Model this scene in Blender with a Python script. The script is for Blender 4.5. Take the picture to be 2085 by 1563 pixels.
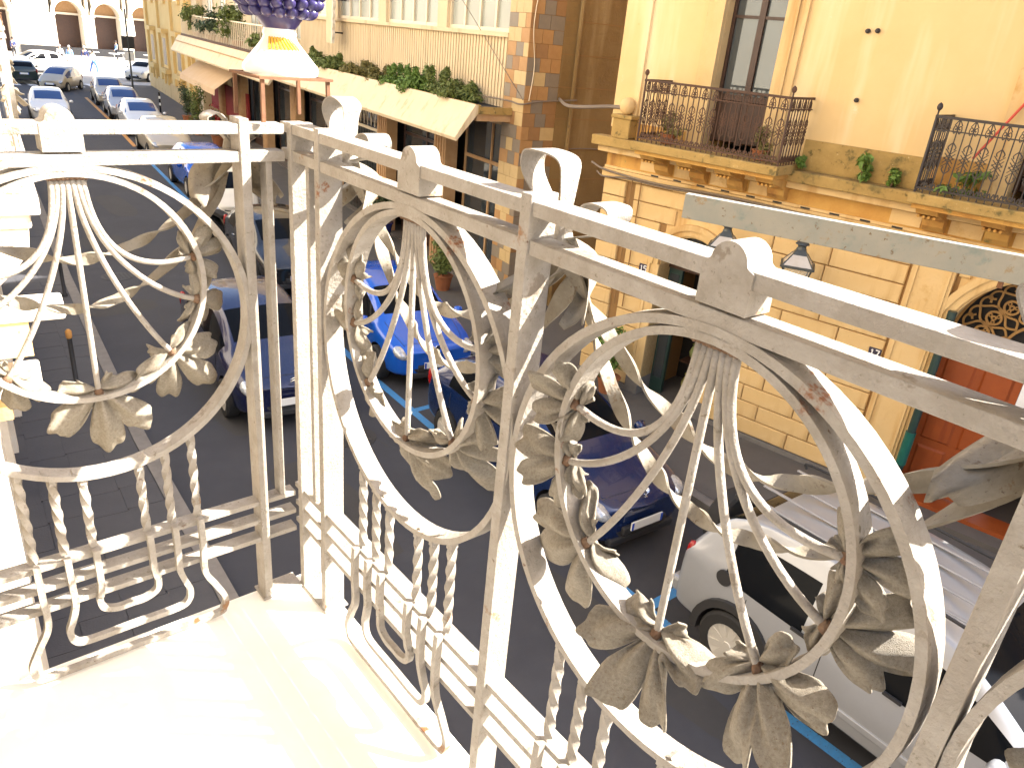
import bpy, bmesh, math, random
from mathutils import Matrix, Vector
R = math.radians
random.seed(7)
for o in list(bpy.data.objects): bpy.data.objects.remove(o)
SC = bpy.context.scene
COL = SC.collection

# ------------------------------------------------------------------ camera
cd = bpy.data.cameras.new('camera'); cam = bpy.data.objects.new('camera', cd); COL.objects.link(cam)
CAM_ROT = Matrix(((0.770607, 0.200342, -0.605002), (-0.631156, 0.371513, -0.680897), (0.088354, 0.906555, 0.412737)))
cam.matrix_world = Matrix.Translation((-0.58823, -1.30435, 1.16808)) @ CAM_ROT.to_4x4()
cd.sensor_width = 36.0; cd.lens = 36.0*1545.0/2085.0
cd.clip_start = 0.02; cd.clip_end = 2000
SC.camera = cam
# ------------------------------------------------------------------ light
SUN_TO = Vector((1.0, -0.76, 1.138)).normalized()        # towards the sun
el = math.asin(SUN_TO.z); az = math.atan2(SUN_TO.x, SUN_TO.y)
W = bpy.data.worlds.new('World'); SC.world = W; W.use_nodes = True
nt = W.node_tree; bgn = nt.nodes['Background']
sky = nt.nodes.new('ShaderNodeTexSky'); sky.sky_type = 'NISHITA'; sky.sun_disc = False
sky.sun_elevation = el; sky.sun_rotation = az
sky.air_density = 0.9; sky.dust_density = 2.6; sky.ozone_density = 0.4
nt.links.new(sky.outputs[0], bgn.inputs[0]); bgn.inputs[1].default_value = 0.10
sd = bpy.data.lights.new('sun', 'SUN'); sun = bpy.data.objects.new('sun', sd); COL.objects.link(sun)
sd.energy = 5.0; sd.angle = R(0.5); sd.color = (1.0, 0.955, 0.89)
sun.rotation_euler = (-SUN_TO).to_track_quat('-Z', 'Y').to_euler()
sun.location = (20, -20, 30)
VS = SC.view_settings
VS.view_transform = 'Standard'; VS.look = 'None'; VS.gamma = 1.0; VS.use_curve_mapping = False
VS.exposure = 2.35
# ------------------------------------------------------------------ mesh helpers
class MB:
    def __init__(s): s.v = []; s.f = []; s.m = []
    def add(s, vs, fs, mi=0):
        b = len(s.v); s.v += [tuple(p) for p in vs]; s.f += [tuple(b+i for i in f) for f in fs]; s.m += [mi]*len(fs)
    def box(s, x0, y0, z0, x1, y1, z1, mi=0):
        if x1 < x0: x0, x1 = x1, x0
        if y1 < y0: y0, y1 = y1, y0
        if z1 < z0: z0, z1 = z1, z0
        s.add([(x0,y0,z0),(x1,y0,z0),(x1,y1,z0),(x0,y1,z0),(x0,y0,z1),(x1,y0,z1),(x1,y1,z1),(x0,y1,z1)],
              [(0,3,2,1),(4,5,6,7),(0,1,5,4),(1,2,6,5),(2,3,7,6),(3,0,4,7)], mi)
        return s
    def cham(s, x0, y0, z0, x1, y1, z1, c=0.01):
        # box whose face towards +y is chamfered on its four edges
        s.add([(x0,y0,z0),(x1,y0,z0),(x1,y0,z1),(x0,y0,z1),(x0,y1-c,z0),(x1,y1-c,z0),(x1,y1-c,z1),(x0,y1-c,z1),
               (x0+c,y1,z0+c),(x1-c,y1,z0+c),(x1-c,y1,z1-c),(x0+c,y1,z1-c)],
              [(0,1,2,3),(0,4,5,1),(1,5,6,2),(2,6,7,3),(3,7,4,0),(4,8,9,5),(5,9,10,6),(6,10,11,7),(7,11,8,4),(8,11,10,9)])
        return s
    def sweep(s, path, sec, N=(0,1,0), closed=False, twist=None, scale=None, cap=True):
        P = [Vector(p) for p in path]; n = len(P); k = len(sec); N = Vector(N); vs = []
        for i in range(n):
            a = P[(i-1) % n] if closed or i > 0 else P[0]
            b = P[(i+1) % n] if closed or i < n-1 else P[-1]
            T = (b-a)
            T = T.normalized() if T.length > 1e-9 else Vector((0,0,1))
            B = N.cross(T)
            if B.length < 1e-4: B = Vector((1,0,0)).cross(T)
            B.normalize(); M = T.cross(B)
            t = twist(i/(n-1)) if twist else 0.0; q = scale(i/(n-1)) if scale else 1.0
            c, sn = math.cos(t), math.sin(t)
            for (u, w) in sec:
                if isinstance(q, tuple): u2, w2 = u*q[0], w*q[1]
                else: u2, w2 = u*q, w*q
                vs.append(P[i] + B*(u2*c-w2*sn) + M*(u2*sn+w2*c))
        fs = []
        for i in range(n if closed else n-1):
            j = (i+1) % n
            for q in range(k):
                r = (q+1) % k
                fs.append((i*k+q, i*k+r, j*k+r, j*k+q))
        if cap and not closed:
            fs.append(tuple(range(k-1, -1, -1))); fs.append(tuple((n-1)*k+i for i in range(k)))
        s.add(vs, fs); return s
    def tube(s, path, r, n=8, closed=False, scale=None):
        P = [Vector(p) for p in path]; d = P[-1]-P[0] if not closed else Vector((0,0,1))
        N = (0,1,0) if abs(d.normalized().y if d.length > 1e-6 else 0) < 0.8 else (1,0,0)
        return s.sweep(path, [(r*math.cos(2*math.pi*i/n), r*math.sin(2*math.pi*i/n)) for i in range(n)], N, closed, None, scale)
    def lathe(s, prof, n=16, c=(0,0,0), axis='z'):
        vs = []
        for (r, z) in prof:
            for i in range(n):
                a = 2*math.pi*i/n
                p = (r*math.cos(a), r*math.sin(a), z)
                if axis == 'y': p = (p[0], p[2], p[1])
                if axis == 'x': p = (p[2], p[0], p[1])
                vs.append((c[0]+p[0], c[1]+p[1], c[2]+p[2]))
        fs = []
        for j in range(len(prof)-1):
            for i in range(n):
                k = (i+1) % n
                f = (j*n+i, j*n+k, (j+1)*n+k, (j+1)*n+i)
                fs.append(f if axis != 'y' else f[::-1])
        fs.append(tuple(range(n-1, -1, -1))); fs.append(tuple((len(prof)-1)*n+i for i in range(n)))
        s.add(vs, fs); return s
    def prism(s, poly, y0, y1):
        # polygon in (x, z), extruded from y0 to y1 (single n-gon faces)
        n = len(poly)
        s.add([(x,y0,z) for x,z in poly]+[(x,y1,z) for x,z in poly],
              [tuple(range(n)), tuple(range(2*n-1, n-1, -1))]+[(i, n+i, n+(i+1)%n, (i+1)%n) for i in range(n)])
        return s
    def strip(s, a, b, y0, y1):
        # solid band between two polylines a and b given in (x, z), from y0 to y1
        n = len(a)
        for i in range(n-1):
            q = [a[i], a[i+1], b[i+1], b[i]]
            s.add([(x,y0,z) for x,z in q]+[(x,y1,z) for x,z in q],
                  [(0,1,2,3),(7,6,5,4)]+[(0,4,5,1),(2,6,7,3)]+([(3,7,4,0)] if i == 0 else [])+([(1,5,6,2)] if i == n-2 else []))
        return s
    def grid(s, pts, nu, nv, mi=0, flip=False):
        fs = []
        for i in range(nu-1):
            for j in range(nv-1):
                f = (i*nv+j, (i+1)*nv+j, (i+1)*nv+j+1, i*nv+j+1)
                fs.append(f[::-1] if flip else f)
        s.add(pts, fs, mi); return s
    def xf(s, M):
        s.v = [tuple(M @ Vector(p)) for p in s.v]; return s
    def mesh(s, name, smooth=False):
        me = bpy.data.meshes.new(name); me.from_pydata(s.v, [], s.f)
        if any(s.m): me.polygons.foreach_set('material_index', s.m)
        bm = bmesh.new(); bm.from_mesh(me); bmesh.ops.recalc_face_normals(bm, faces=bm.faces[:]); bm.to_mesh(me); bm.free()
        if smooth:
            me.polygons.foreach_set('use_smooth', [True]*len(me.polygons))
            if smooth is not True: me.set_sharp_from_angle(angle=R(smooth))
        me.update(); return me
    def build(s, name, mat, parent=None, loc=None, rot=None, smooth=False, bevel=0, solid=0):
        return obj(name, s.mesh(name, smooth), mat, parent, loc, rot, bevel, solid)
def obj(name, me, mat, parent=None, loc=None, rot=None, bevel=0, solid=0):
    o = bpy.data.objects.new(name, me); COL.objects.link(o)
    if mat is not None and not me.materials:
        for m_ in (mat if isinstance(mat, (list, tuple)) else [mat]): me.materials.append(m_)
    if parent: o.parent = parent
    if loc: o.location = loc
    if rot is not None: o.rotation_euler = (0,0,rot) if not isinstance(rot, (tuple, list)) else rot
    if solid:
        q = o.modifiers.new('solid', 'SOLIDIFY'); q.thickness = solid; q.offset = 0
    if bevel:
        q = o.modifiers.new('bevel', 'BEVEL'); q.width = bevel; q.segments = 2; q.limit_method = 'ANGLE'; q.angle_limit = R(40)
    return o
def tag(o, label=None, cat=None, group=None, kind=None):
    if label: o['label'] = label
    if cat: o['category'] = cat
    if group: o['group'] = group
    if kind: o['kind'] = kind
    return o
def thing(name, label, cat, loc=(0,0,0), rz=0.0, group=None):
    o = bpy.data.objects.new(name, None); COL.objects.link(o); o.empty_display_size = 0.1
    o.location = loc; o.rotation_euler = (0,0,rz); return tag(o, label, cat, group)
def copy_tree(o, parent=None):
    c = o.copy(); COL.objects.link(c); c.parent = parent
    for ch in list(o.children): copy_tree(ch, c)
    return c
def bez(p0, p1, p2, p3, n=14):
    p0, p1, p2, p3 = map(Vector, (p0, p1, p2, p3)); out = []
    for i in range(n):
        t = i/(n-1); out.append(p0*(1-t)**3 + p1*3*t*(1-t)**2 + p2*3*t*t*(1-t) + p3*t**3)
    return out
def crom(pts, n=8):
    P = [Vector(p) for p in pts]; P = [P[0]*2-P[1]]+P+[P[-1]*2-P[-2]]; out = []
    for i in range(1, len(P)-2):
        for k in range(n):
            t = k/n; a, b, c, d = P[i-1], P[i], P[i+1], P[i+2]
            out.append(0.5*((2*b)+(c-a)*t+(2*a-5*b+4*c-d)*t*t+(3*b-a-3*c+d)*t**3))
    out.append(P[-2]); return out
def arc(cx, cz, r, a0, a1, n):
    return [(cx+r*math.cos(a0+(a1-a0)*i/(n-1)), cz+r*math.sin(a0+(a1-a0)*i/(n-1))) for i in range(n)]

# ------------------------------------------------------------------ materials
MATS = {}
def mat(name, col, rough=0.7, metal=0.0, spec=None, noise=None, bump=None, coat=0, spots=None, streak=None, emit=None, trans=0, alpha=1.0):
    """col: base colour. noise=(scale, amount, colour2) large mottling; bump=(scale, strength, distance);
    spots=(scale, threshold, colour) patches with a shape of their own."""
    m = bpy.data.materials.new(name); m.use_nodes = True; n = m.node_tree.nodes; L = m.node_tree.links
    b = n['Principled BSDF']; b.inputs['Roughness'].default_value = rough; b.inputs['Metallic'].default_value = metal
    b.inputs['Base Color'].default_value = (*col, 1)
    if spec is not None: b.inputs['Specular IOR Level'].default_value = spec
    if coat: b.inputs['Coat Weight'].default_value = coat; b.inputs['Coat Roughness'].default_value = 0.04
    if trans: b.inputs['Transmission Weight'].default_value = trans
    if alpha < 1: b.inputs['Alpha'].default_value = alpha
    tc = n.new('ShaderNodeTexCoord'); cur = None
    def ntex(scale, detail=4, rough_=0.6, stretch=None, coord='Object'):
        t = n.new('ShaderNodeTexNoise'); t.inputs['Scale'].default_value = scale; t.inputs['Detail'].default_value = detail
        t.inputs['Roughness'].default_value = rough_
        if stretch:
            mp = n.new('ShaderNodeMapping'); mp.inputs['Scale'].default_value = stretch
            L.new(tc.outputs[coord], mp.inputs[0]); L.new(mp.outputs[0], t.inputs['Vector'])
        else: L.new(tc.outputs[coord], t.inputs['Vector'])
        return t
    def ramp(src, lo, hi):
        r = n.new('ShaderNodeMapRange'); r.inputs['From Min'].default_value = lo; r.inputs['From Max'].default_value = hi
        L.new(src, r.inputs['Value']); return r.outputs[0]
    def mixc(fac, a, c2):
        x = n.new('ShaderNodeMix'); x.data_type = 'RGBA'
        L.new(fac, x.inputs['Factor'])
        if isinstance(a, tuple): x.inputs['A'].default_value = (*a, 1)
        else: L.new(a, x.inputs['A'])
        x.inputs['B'].default_value = (*c2, 1); return x.outputs['Result']
    if noise:
        t = ntex(noise[0], 6, 0.65); f = ramp(t.outputs['Fac'], 0.5-noise[1], 0.5+noise[1])
        cur = mixc(f, col, noise[2])
    if streak:
        t = ntex(streak[0], 4, 0.6, (1,1,0.12)); f = ramp(t.outputs['Fac'], streak[1], streak[1]+0.22)
        cur = mixc(f, cur if cur is not None else col, streak[2])
    for sp in (spots or []):
        t = ntex(sp[0], 5, 0.7); f = ramp(t.outputs['Fac'], sp[1], sp[1]+(0.05 if sp[0] > 8 else 0.09))
        cur = mixc(f, cur if cur is not None else col, sp[2])
    if cur is not None: L.new(cur, b.inputs['Base Color'])
    if bump:
        t = ntex(bump[0], 5, 0.6); bp = n.new('ShaderNodeBump'); bp.inputs['Strength'].default_value = bump[1]; bp.inputs['Distance'].default_value = bump[2]
        L.new(t.outputs['Fac'], bp.inputs['Height']); L.new(bp.outputs[0], b.inputs['Normal'])
    if emit: b.inputs['Emission Color'].default_value = (*emit[0],1); b.inputs['Emission Strength'].default_value = emit[1]
    MATS[name] = m; return m
mat('iron_white', (0.375,0.338,0.29), 0.62, noise=(24, 0.2, (0.255,0.22,0.172)), bump=(170, 0.7, 0.004),
    spots=[(7, 0.53, (0.29,0.252,0.205)), (18, 0.60, (0.22,0.18,0.135)), (150, 0.62, (0.20,0.17,0.125)), (60, 0.66, (0.16,0.12,0.075)), (9, 0.655, (0.25,0.13,0.06)), (14, 0.665, (0.20,0.07,0.02)), (34, 0.67, (0.12,0.055,0.025))])
mat('iron_leaf', (0.31,0.275,0.215), 0.65, noise=(26, 0.22, (0.18,0.145,0.095)), bump=(90, 0.6, 0.004),
    spots=[(30, 0.60, (0.19,0.135,0.08)), (45, 0.62, (0.13,0.09,0.05)), (160, 0.62, (0.11,0.08,0.055)), (16, 0.69, (0.26,0.09,0.022))])
mat('marble_floor', (0.90,0.86,0.77), 0.5, noise=(6, 0.3, (0.86,0.80,0.68)), spots=[(9, 0.70, (0.68,0.57,0.40)), (3, 0.70, (0.72,0.62,0.46))], bump=(30,0.2,0.003))
mat('stone_white', (0.74,0.68,0.58), 0.85, noise=(4, 0.25, (0.62,0.53,0.40)), bump=(25,0.5,0.01), spots=[(7,0.66,(0.45,0.33,0.2))])
mat('own_plaster', (0.30,0.24,0.165), 0.9, noise=(1.2,0.25,(0.24,0.19,0.13)), bump=(40,0.3,0.005))  # unseen wall behind the viewer, darkened to cut bounce onto the railing
mat('stucco_white', (0.72,0.66,0.55), 0.9, noise=(1.2, 0.25, (0.66,0.57,0.44)), bump=(40,0.3,0.005))
mat('weld_rust', (0.19,0.12,0.07), 0.85, noise=(60,0.2,(0.11,0.048,0.02)), bump=(200,0.8,0.004))
mat('rust_iron', (0.20,0.085,0.035), 0.8, noise=(30,0.25,(0.10,0.045,0.02)), bump=(90,0.5,0.003))
mat('dark_iron', (0.020,0.017,0.018), 0.6, noise=(14,0.25,(0.04,0.026,0.02)), bump=(80,0.3,0.002))
mat('rusty_iron2', (0.10,0.042,0.02), 0.75, noise=(3,0.25,(0.045,0.026,0.018)), bump=(80,0.3,0.002))
mat('glaze_blue', (0.006,0.004,0.17), 0.12, spec=0.6, coat=0.6, noise=(9,0.3,(0.012,0.007,0.10)))
mat('glaze_violet', (0.045,0.034,0.11), 0.3, noise=(18,0.3,(0.028,0.022,0.09)))
mat('glaze_white', (0.80,0.77,0.70), 0.18, coat=0.4)
mat('glaze_yellow', (0.72,0.40,0.04), 0.25, coat=0.3)
# ------------------------------------------------------------------ balcony slab and wrought-iron railing
IW, IL = MATS['iron_white'], MATS['iron_leaf']
def rsec(w, d): return [(-w/2,0),(w/2,0),(w/2,d),(-w/2,d)]
PAN = {}
def leaf_mesh(L, seed, curl):
    """lobed acanthus leaf growing along +z in the x-z plane, embossed towards -y"""
    rnd = random.Random(seed)
    lobes = [(-104,0.52,24),(-54,0.80,23),(-12,1.0,20),(30,0.92,21),(78,0.66,24)]
    if seed % 3 == 2: lobes = [(-92,0.60,23),(-42,0.88,22),(0,1.0,20),(42,0.86,22),(94,0.58,23)]
    if seed % 3 == 1: lobes = [(-76,0.64,24),(-28,0.94,21),(14,1.0,20),(58,0.78,23),(106,0.50,23)]
    lobes = [(a+rnd.uniform(-5,5), l*rnd.uniform(.9,1.08), w) for a, l, w in lobes]
    NA, NR = 150, 9; pts = []
    for i in range(NA):
        th = -138+276*i/(NA-1); r = 0.28; rid = 0
        for (a, l, w) in lobes:
            d = abs(th-a)/w
            p = max(0.0, 1-d**2.2) if d < 1 else 0.0
            r = max(r, l*(0.38+0.62*p**0.42) if p > 0 else 0.0); rid = max(rid, math.exp(-(d*1.9)**2))
        r *= 1+0.040*math.sin(R(th)*19+seed)+0.022*math.sin(R(th)*31+seed*2)
        for j in range(NR):
            t = j/(NR-1); rr = L*r*t; a = R(th)
            x, z = rr*math.sin(a), rr*math.cos(a)
            y = -0.13*L*rid*math.sin(math.pi*min(1,t*1.15))*0.9 + 0.03*L*math.sin(t*9+R(th)*5+seed)*t
            y += L*curl*t*t*(r**1.5) + 0.10*L*math.sin(R(th)*3.4+seed*1.7)*t*t + 0.045*L*math.sin(R(th)*11+seed)*t**3
            pts.append((x, y, z))
    return MB().grid(pts, NA, NR).mesh('leaf', True)
LEAVES = [leaf_mesh(1.0, k, c) for k, c in ((0,0.22),(1,-0.18),(2,0.30),(3,-0.10),(4,0.12),(5,0.26))]
RO, ZO, RI, ZI = 0.264, 0.671, 0.186, 0.740
def panel_parts():
    P = []          # (name, mesh, material, solidify, bevel, location, rotation)
    n = 72
    ci = [(r*math.sin(2*math.pi*i/n), 0, z+r*math.cos(2*math.pi*i/n)) for r, z in ((RO,ZO),) for i in range(n)]
    P.append(('ring', MB().sweep(ci, rsec(0.010,0.034), (0,1,0), True).mesh('ring', 40), IW))
    ci = [(RI*math.sin(2*math.pi*i/n), 0, ZI+RI*math.cos(2*math.pi*i/n)) for i in range(n)]
    P.append(('inner_ring', MB().sweep(ci, rsec(0.009,0.030), (0,1,0), True).mesh('inner_ring', 40), IW))
    for k, al in enumerate((-103,-78,-44,0,44,78,103)):
        e = Vector((RI*math.sin(R(al))*0.98, 0.012, ZI-RI*math.cos(R(al))*0.98)); b = Vector(((k-3)*0.0072, 0.012, 0.920))
        d = (e-Vector((0,0.012,0.80))).normalized()
        p1 = b+Vector(((k-3)*0.0005,0,-0.115)); p2 = e-d*(0.05+0.05*abs(k-3)/3)-Vector((0,0,0.012*abs(k-3)))
        P.append(('fan_rod', MB().tube(bez(b, p1, p2, e, 20), 0.0047, 8).mesh('fan_rod', True), IW))
    bead = MB().lathe([(0.001,-.9),(.6,-.7),(.95,-.2),(.9,.35),(.5,.8),(.001,.95)], 8)
    rb = random.Random(31)
    for k, al in enumerate((-103,-78,-44,0,44,78,103)):
        q = MB(); q.v = [(x*.0078*rb.uniform(.75,1.2), y*.008*rb.uniform(.75,1.2), z*.0095*rb.uniform(.75,1.2)) for x, y, z in bead.v]; q.f = list(bead.f); q.m = list(bead.m)
        q.xf(Matrix.Translation((RI*math.sin(R(al))*0.962, 0.011, ZI-RI*math.cos(R(al))*0.962)))
        P.append(('weld_bead', q.mesh('weld_bead', True), MATS['weld_rust']))
    q = MB()
    for k in range(9): q.add([(x*.0052*rb.uniform(.7,1.3)+(k-4)*.0062, y*.006+.007, z*.004*rb.uniform(.7,1.3)+.9195) for x, y, z in bead.v], bead.f)
    P.append(('weld_bead', q.mesh('weld_bead', True), MATS['weld_rust']))
    for s in (-1, 1):
        for q, (x, zb, xb) in enumerate(((0.046,0.118,0.050),(0.092,0.066,0.104),(0.140,0.014,0.178))):
            zt = ZO-math.sqrt(RO*RO-x*x)-0.004
            path = [(s*x, 0.012, zt-(zt-0.262)*i/40) for i in range(41)]
            tw = lambda t, q=q, s=s: s*(0.3+t*(5.4+q))*1.15
            m = MB().sweep(path, [(-.006,-.006),(.006,-.006),(.006,.006),(-.006,.006)], (0,1,0), twist=tw)
            P.append(('twisted_bar', m.mesh('twisted_bar', 50), IW))
            P.append(('weld_foot', MB().sweep([(s*x,0.012,zt-.012),(s*x,0.012,zt+.001),(s*(x+.016),0.012,zt+.012)], [(-.005,-.008),(.005,-.008),(.005,.008),(-.005,.008)], (0,1,0)).mesh('weld_foot'), IW))
    for q, (x, zb, xb) in enumerate(((0.046,0.118,0.052),(0.092,0.066,0.108),(0.140,0.014,0.176))):
        h = 0.262-zb
        half = [Vector((x,-0.004,0.262)), Vector((x,-0.006,0.20)), Vector((x,-0.004,0.262-h*0.52))]
        half += [Vector((x+(xb-x)*0.55,-0.002,zb+h*0.30)), Vector((xb,0.0,zb+0.036)), Vector((xb-0.004,0.0,zb+0.012)), Vector((xb-0.026,0.0,zb))]
        full = half+[Vector((0,0,zb))]+[Vector((-p.x,p.y,p.z)) for p in reversed(half)]
        P.append(('scroll_bar', MB().sweep(crom(full, 6), [(-.0055,-.006),(.0055,-.006),(.0055,.006),(-.0055,.006)], (0,1,0)).mesh('scroll_bar', 50), IW))
    pl = [(-.028,.958),(.028,.958),(.028,.998),(.0225,1.0005),(.020,1.0025)]+arc(0,1.002,.0195,R(8),R(172),12)+[(-.020,1.0025),(-.0225,1.0005),(-.028,.998)]
    P.append(('knob_plate', MB().prism(pl, -0.0016, 0.038).mesh('knob_plate', 40), IW))
    out = [(nm, me, mt, 0, None, None) for nm, me, mt in P]
    for k, (al, L) in enumerate(((-103,.070),(-78,.084),(-44,.108),(0,.126),(44,.112),(78,.086),(103,.070))):
        out.append(('leaf', None, IL, k, (math.sin(R(al))*(RI-.012), 0.016, ZI-math.cos(R(al))*(RI-.012)), (al, L)))
    return out
PARTS = panel_parts()
def place_panel(root, M, off=0, leaves=True):
    for nm, me, mt, k, loc, al in PARTS:
        if nm == 'leaf':
            if not leaves: continue
            me = LEAVES[(k*2+off) % len(LEAVES)]; rn = random.Random(k*13+off)
            o = obj('leaf', me, mt, root, solid=0.0022/al[1])
            lm = Matrix.Translation(loc) @ Matrix.Rotation(R(180-al[0]+rn.uniform(-14,14)), 4, 'Y') @ Matrix.Rotation(R(rn.uniform(-26,26)), 4, 'X') @ Matrix.Scale(al[1]*rn.uniform(.95,1.08), 4)
            o.matrix_local = M @ lm
        else:
            o = obj(nm, me, mt, root, bevel=0); o.matrix_local = M
def ribbon(path, w, turns, N, seed=0, th=0.0016):
    sec = [(-th,-w/2),(th,-w/2),(th,0),(th,w/2),(-th,w/2),(-th,0)]
    return MB().sweep(path, sec, N, twist=lambda t: 0.5+turns*2*math.pi*t+0.35*math.sin(9*t+seed),
                      scale=lambda t: (1, 1-0.22*math.sin(turns*4*math.pi*t+1)))
def place_bow(root, M, seed=0, ls=1.0):
    rn = random.Random(seed)
    loops = [[(0,.062,.952),(-.03,.062,.985),(-.066,.064,1.018),(-.070,.066,1.040),(-.044,.068,1.051),(-.012,.068,1.042),(-.004,.066,1.018),(0,.062,.962)],
             [(0,.066,.952),(.018,.066,.978),(.046,.068,1.000),(.070,.070,1.004),(.082,.072,.992),(.066,.072,.972),(.03,.068,.958),(0,.064,.950)]]
    for lp in loops:
        lp = [(x*ls+rn.uniform(-.004,.004), y, .955+(z-.955)*ls+rn.uniform(-.004,.004)) for x, y, z in lp]
        p = crom(lp, 7)
        m = MB().sweep(p, [(-.001,-.019),(.001,-.019),(.001,.019),(-.001,.019)], (0,1,0), scale=lambda t: (1, .45+.65*math.sin(math.pi*t)))
        o = m.build('bow_loop', IW, root, smooth=60); o.matrix_local = M
    for s in (-1, 1):
        pts = []; nu, nv = 14, 7
        for i in range(nu):
            t = i/(nu-1); w = 0.005+0.016*math.sin(math.pi*min(1,t*0.8))**0.8*1.25
            cx = s*(0.006+0.050*t**1.25); cz = 0.952-0.088*t; cy = 0.052+0.034*math.sin(t*3.6)
            for j in range(nv):
                q = j/(nv-1)*2-1
                pts.append((cx+q*w*0.85+s*0.01*t, cy+0.013*math.sin(q*3.1+s)+0.012*math.sin(5*t+q*2), cz+q*w*0.42*s+0.006*math.sin(q*6)*t))
        o = MB().grid(pts, nu, nv).build('bow_petal', IL, root, smooth=True, solid=0.0016); o.matrix_local = M
    o = MB().lathe([(0.003,-.02),(.013,-.015),(.016,0),(.012,.016),(.003,.02)], 10, (0,.06,.952)).build('bow_knot', IW, root, smooth=50); o.matrix_local = M
    o = MB().tube([(0,.02,.93),(0,.06,.945)], .005, 6).build('bow_pin', IW, root); o.matrix_local = M
def place_swags(root, M, x0, x1, seed=0):
    rn = random.Random(seed+50)
    for k, (zm, zs, d) in enumerate(((0.782,0.925,0.062),(0.697,0.905,0.074))):
        pts = []
        for i in range(9):
            t = i/8; x = x0+(x1-x0)*t; u = abs(2*t-1)
            pts.append((x, d+0.010*math.sin(7*t+k), zm+(zs-zm)*u**(2.0 if k == 0 else 2.3)+rn.uniform(-.004,.004)))
        o = ribbon(crom(pts, 12), 0.021, 3.1+0.3*k, (0,1,0), seed+k).build('ribbon_swag', IL, root, smooth=60); o.matrix_local = M
def bar_obj(root, name, M, x0, y0, z0, x1, y1, z1, bev=0.0012):
    o = MB().box(x0,y0,z0,x1,y1,z1).build(name, IW, root, bevel=bev); o.matrix_local = M; return o
M_R = lambda yc: Matrix.Translation((0, yc, 0)) @ Matrix.Rotation(R(-90), 4, 'Z')     # local x -> -Y, local y (depth) -> +X
M_L = lambda xc: Matrix.Translation((xc, 0, 0))
rail = thing('balcony_railing', 'white painted wrought iron balcony railing with rings, fanned rods and leaves, nearest the viewer', 'railing', (0,0,0))
I4 = M_R(0)
# right side (along the street); local x = -world y
bar_obj(rail, 'top_rail', I4, -0.040, 0, 0.983, 2.30, 0.038, 1.000)
bar_obj(rail, 'lower_rail', I4, -0.040, 0.0006, 0.937, 2.30, 0.036, 0.955)
for z in (0.244, 0.199, 0.154): bar_obj(rail, 'bottom_rail', I4, -0.036, 0.003, z, 2.30, 0.034, z+0.011)
bar_obj(rail, 'post', I4, -0.010, -0.0022, 0.0, 0.007, 0.040, 1.002)
bar_obj(rail, 'post', I4, 0.048, 0.004, 0.255, 0.060, 0.034, 0.937)
bar_obj(rail, 'post', I4, 0.094, -0.0022, 0.0, 0.111, 0.042, 1.006)
for y in (0.629, 1.196, 1.750, 2.290): bar_obj(rail, 'post', I4, y, -0.0026, 0.0, y+0.019, 0.040, 1.008)
for k, yc in enumerate((-0.385, -0.921, -1.485, -2.02)):
    place_panel(rail, M_R(yc), k)
    place_swags(rail, M_R(yc), -0.27, 0.27, k)
for k, y in enumerate((0.102, 0.638, 1.205, 1.76)): place_bow(rail, M_R(-y), k)
# left side (towards the house)
J4 = M_L(0)
bar_obj(rail, 'top_rail', J4, -0.70, -0.0005, 0.9825, -0.0105, 0.037, 0.9992)
bar_obj(rail, 'lower_rail', J4, -0.70, 0.0002, 0.9367, -0.0105, 0.035, 0.9545)
for z in (0.2435, 0.1985, 0.1535): bar_obj(rail, 'bottom_rail', J4, -0.70, 0.003, z, -0.0105, 0.033, z+0.011)
bar_obj(rail, 'post', J4, -0.090, -0.0026, 0.0, -0.073, 0.040, 1.008)
bar_obj(rail, 'post', J4, -0.044, 0.004, 0.2545, -0.033, 0.033, 0.937)
bar_obj(rail, 'post', J4, -0.640, -0.0026, 0.0, -0.622, 0.040, 1.008)
place_panel(rail, M_L(-0.352), 4)
place_swags(rail, M_L(-0.352), -0.27, 0.27, 8)
place_bow(rail, M_L(-0.081), 11, 0.55)
place_bow(rail, M_L(-0.631), 12)
# foot plates on the slab
bar_obj(rail, 'foot_plate', I4, -0.012, -0.004, 0.001, 0.115, 0.05, 0.006)
bar_obj(rail, 'foot_plate', J4, -0.095, -0.004, 0.0012, -0.0045, 0.05, 0.0062)

# slab of the balcony
slab = MB().box(-0.72,-3.2,-0.10, 0.046,0.046,0.0).build('balcony_slab', MATS['marble_floor'], bevel=0.012)
tag(slab, 'pale marble slab floor of the near balcony', 'balcony floor')
# ------------------------------------------------------------------ ground, road, pavements
GZ = -4.5
mat('asphalt', (0.039,0.041,0.051), 0.86, noise=(1.1,0.22,(0.028,0.029,0.037)), bump=(160,0.5,0.008), streak=(0.9,0.6,(0.050,0.051,0.060)), spots=[(0.45,0.58,(0.029,0.030,0.037)),(2.2,0.70,(0.022,0.021,0.021)),(26,0.70,(0.075,0.07,0.066)),(70,0.70,(0.09,0.085,0.08))])
mat('tar_patch', (0.028,0.027,0.028), 0.8, noise=(3,0.3,(0.040,0.038,0.038)), bump=(120,0.5,0.008))
mat('piazza_paving', (0.40,0.37,0.33), 0.85, noise=(0.8,0.3,(0.30,0.28,0.25)), bump=(30,0.3,0.005))
mat('pavement_concrete', (0.11,0.10,0.092), 0.9, noise=(1.6,0.3,(0.075,0.068,0.063)), bump=(60,0.4,0.006), spots=[(6,0.66,(0.075,0.07,0.065))])
mat('kerb_stone', (0.20,0.185,0.17), 0.85, noise=(5,0.3,(0.12,0.11,0.10)), bump=(50,0.4,0.006))
mat('lava_slab', (0.060,0.059,0.064), 0.75, noise=(3,0.3,(0.042,0.042,0.047)), bump=(40,0.5,0.006), spots=[(9,0.68,(0.12,0.115,0.11))])
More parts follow.
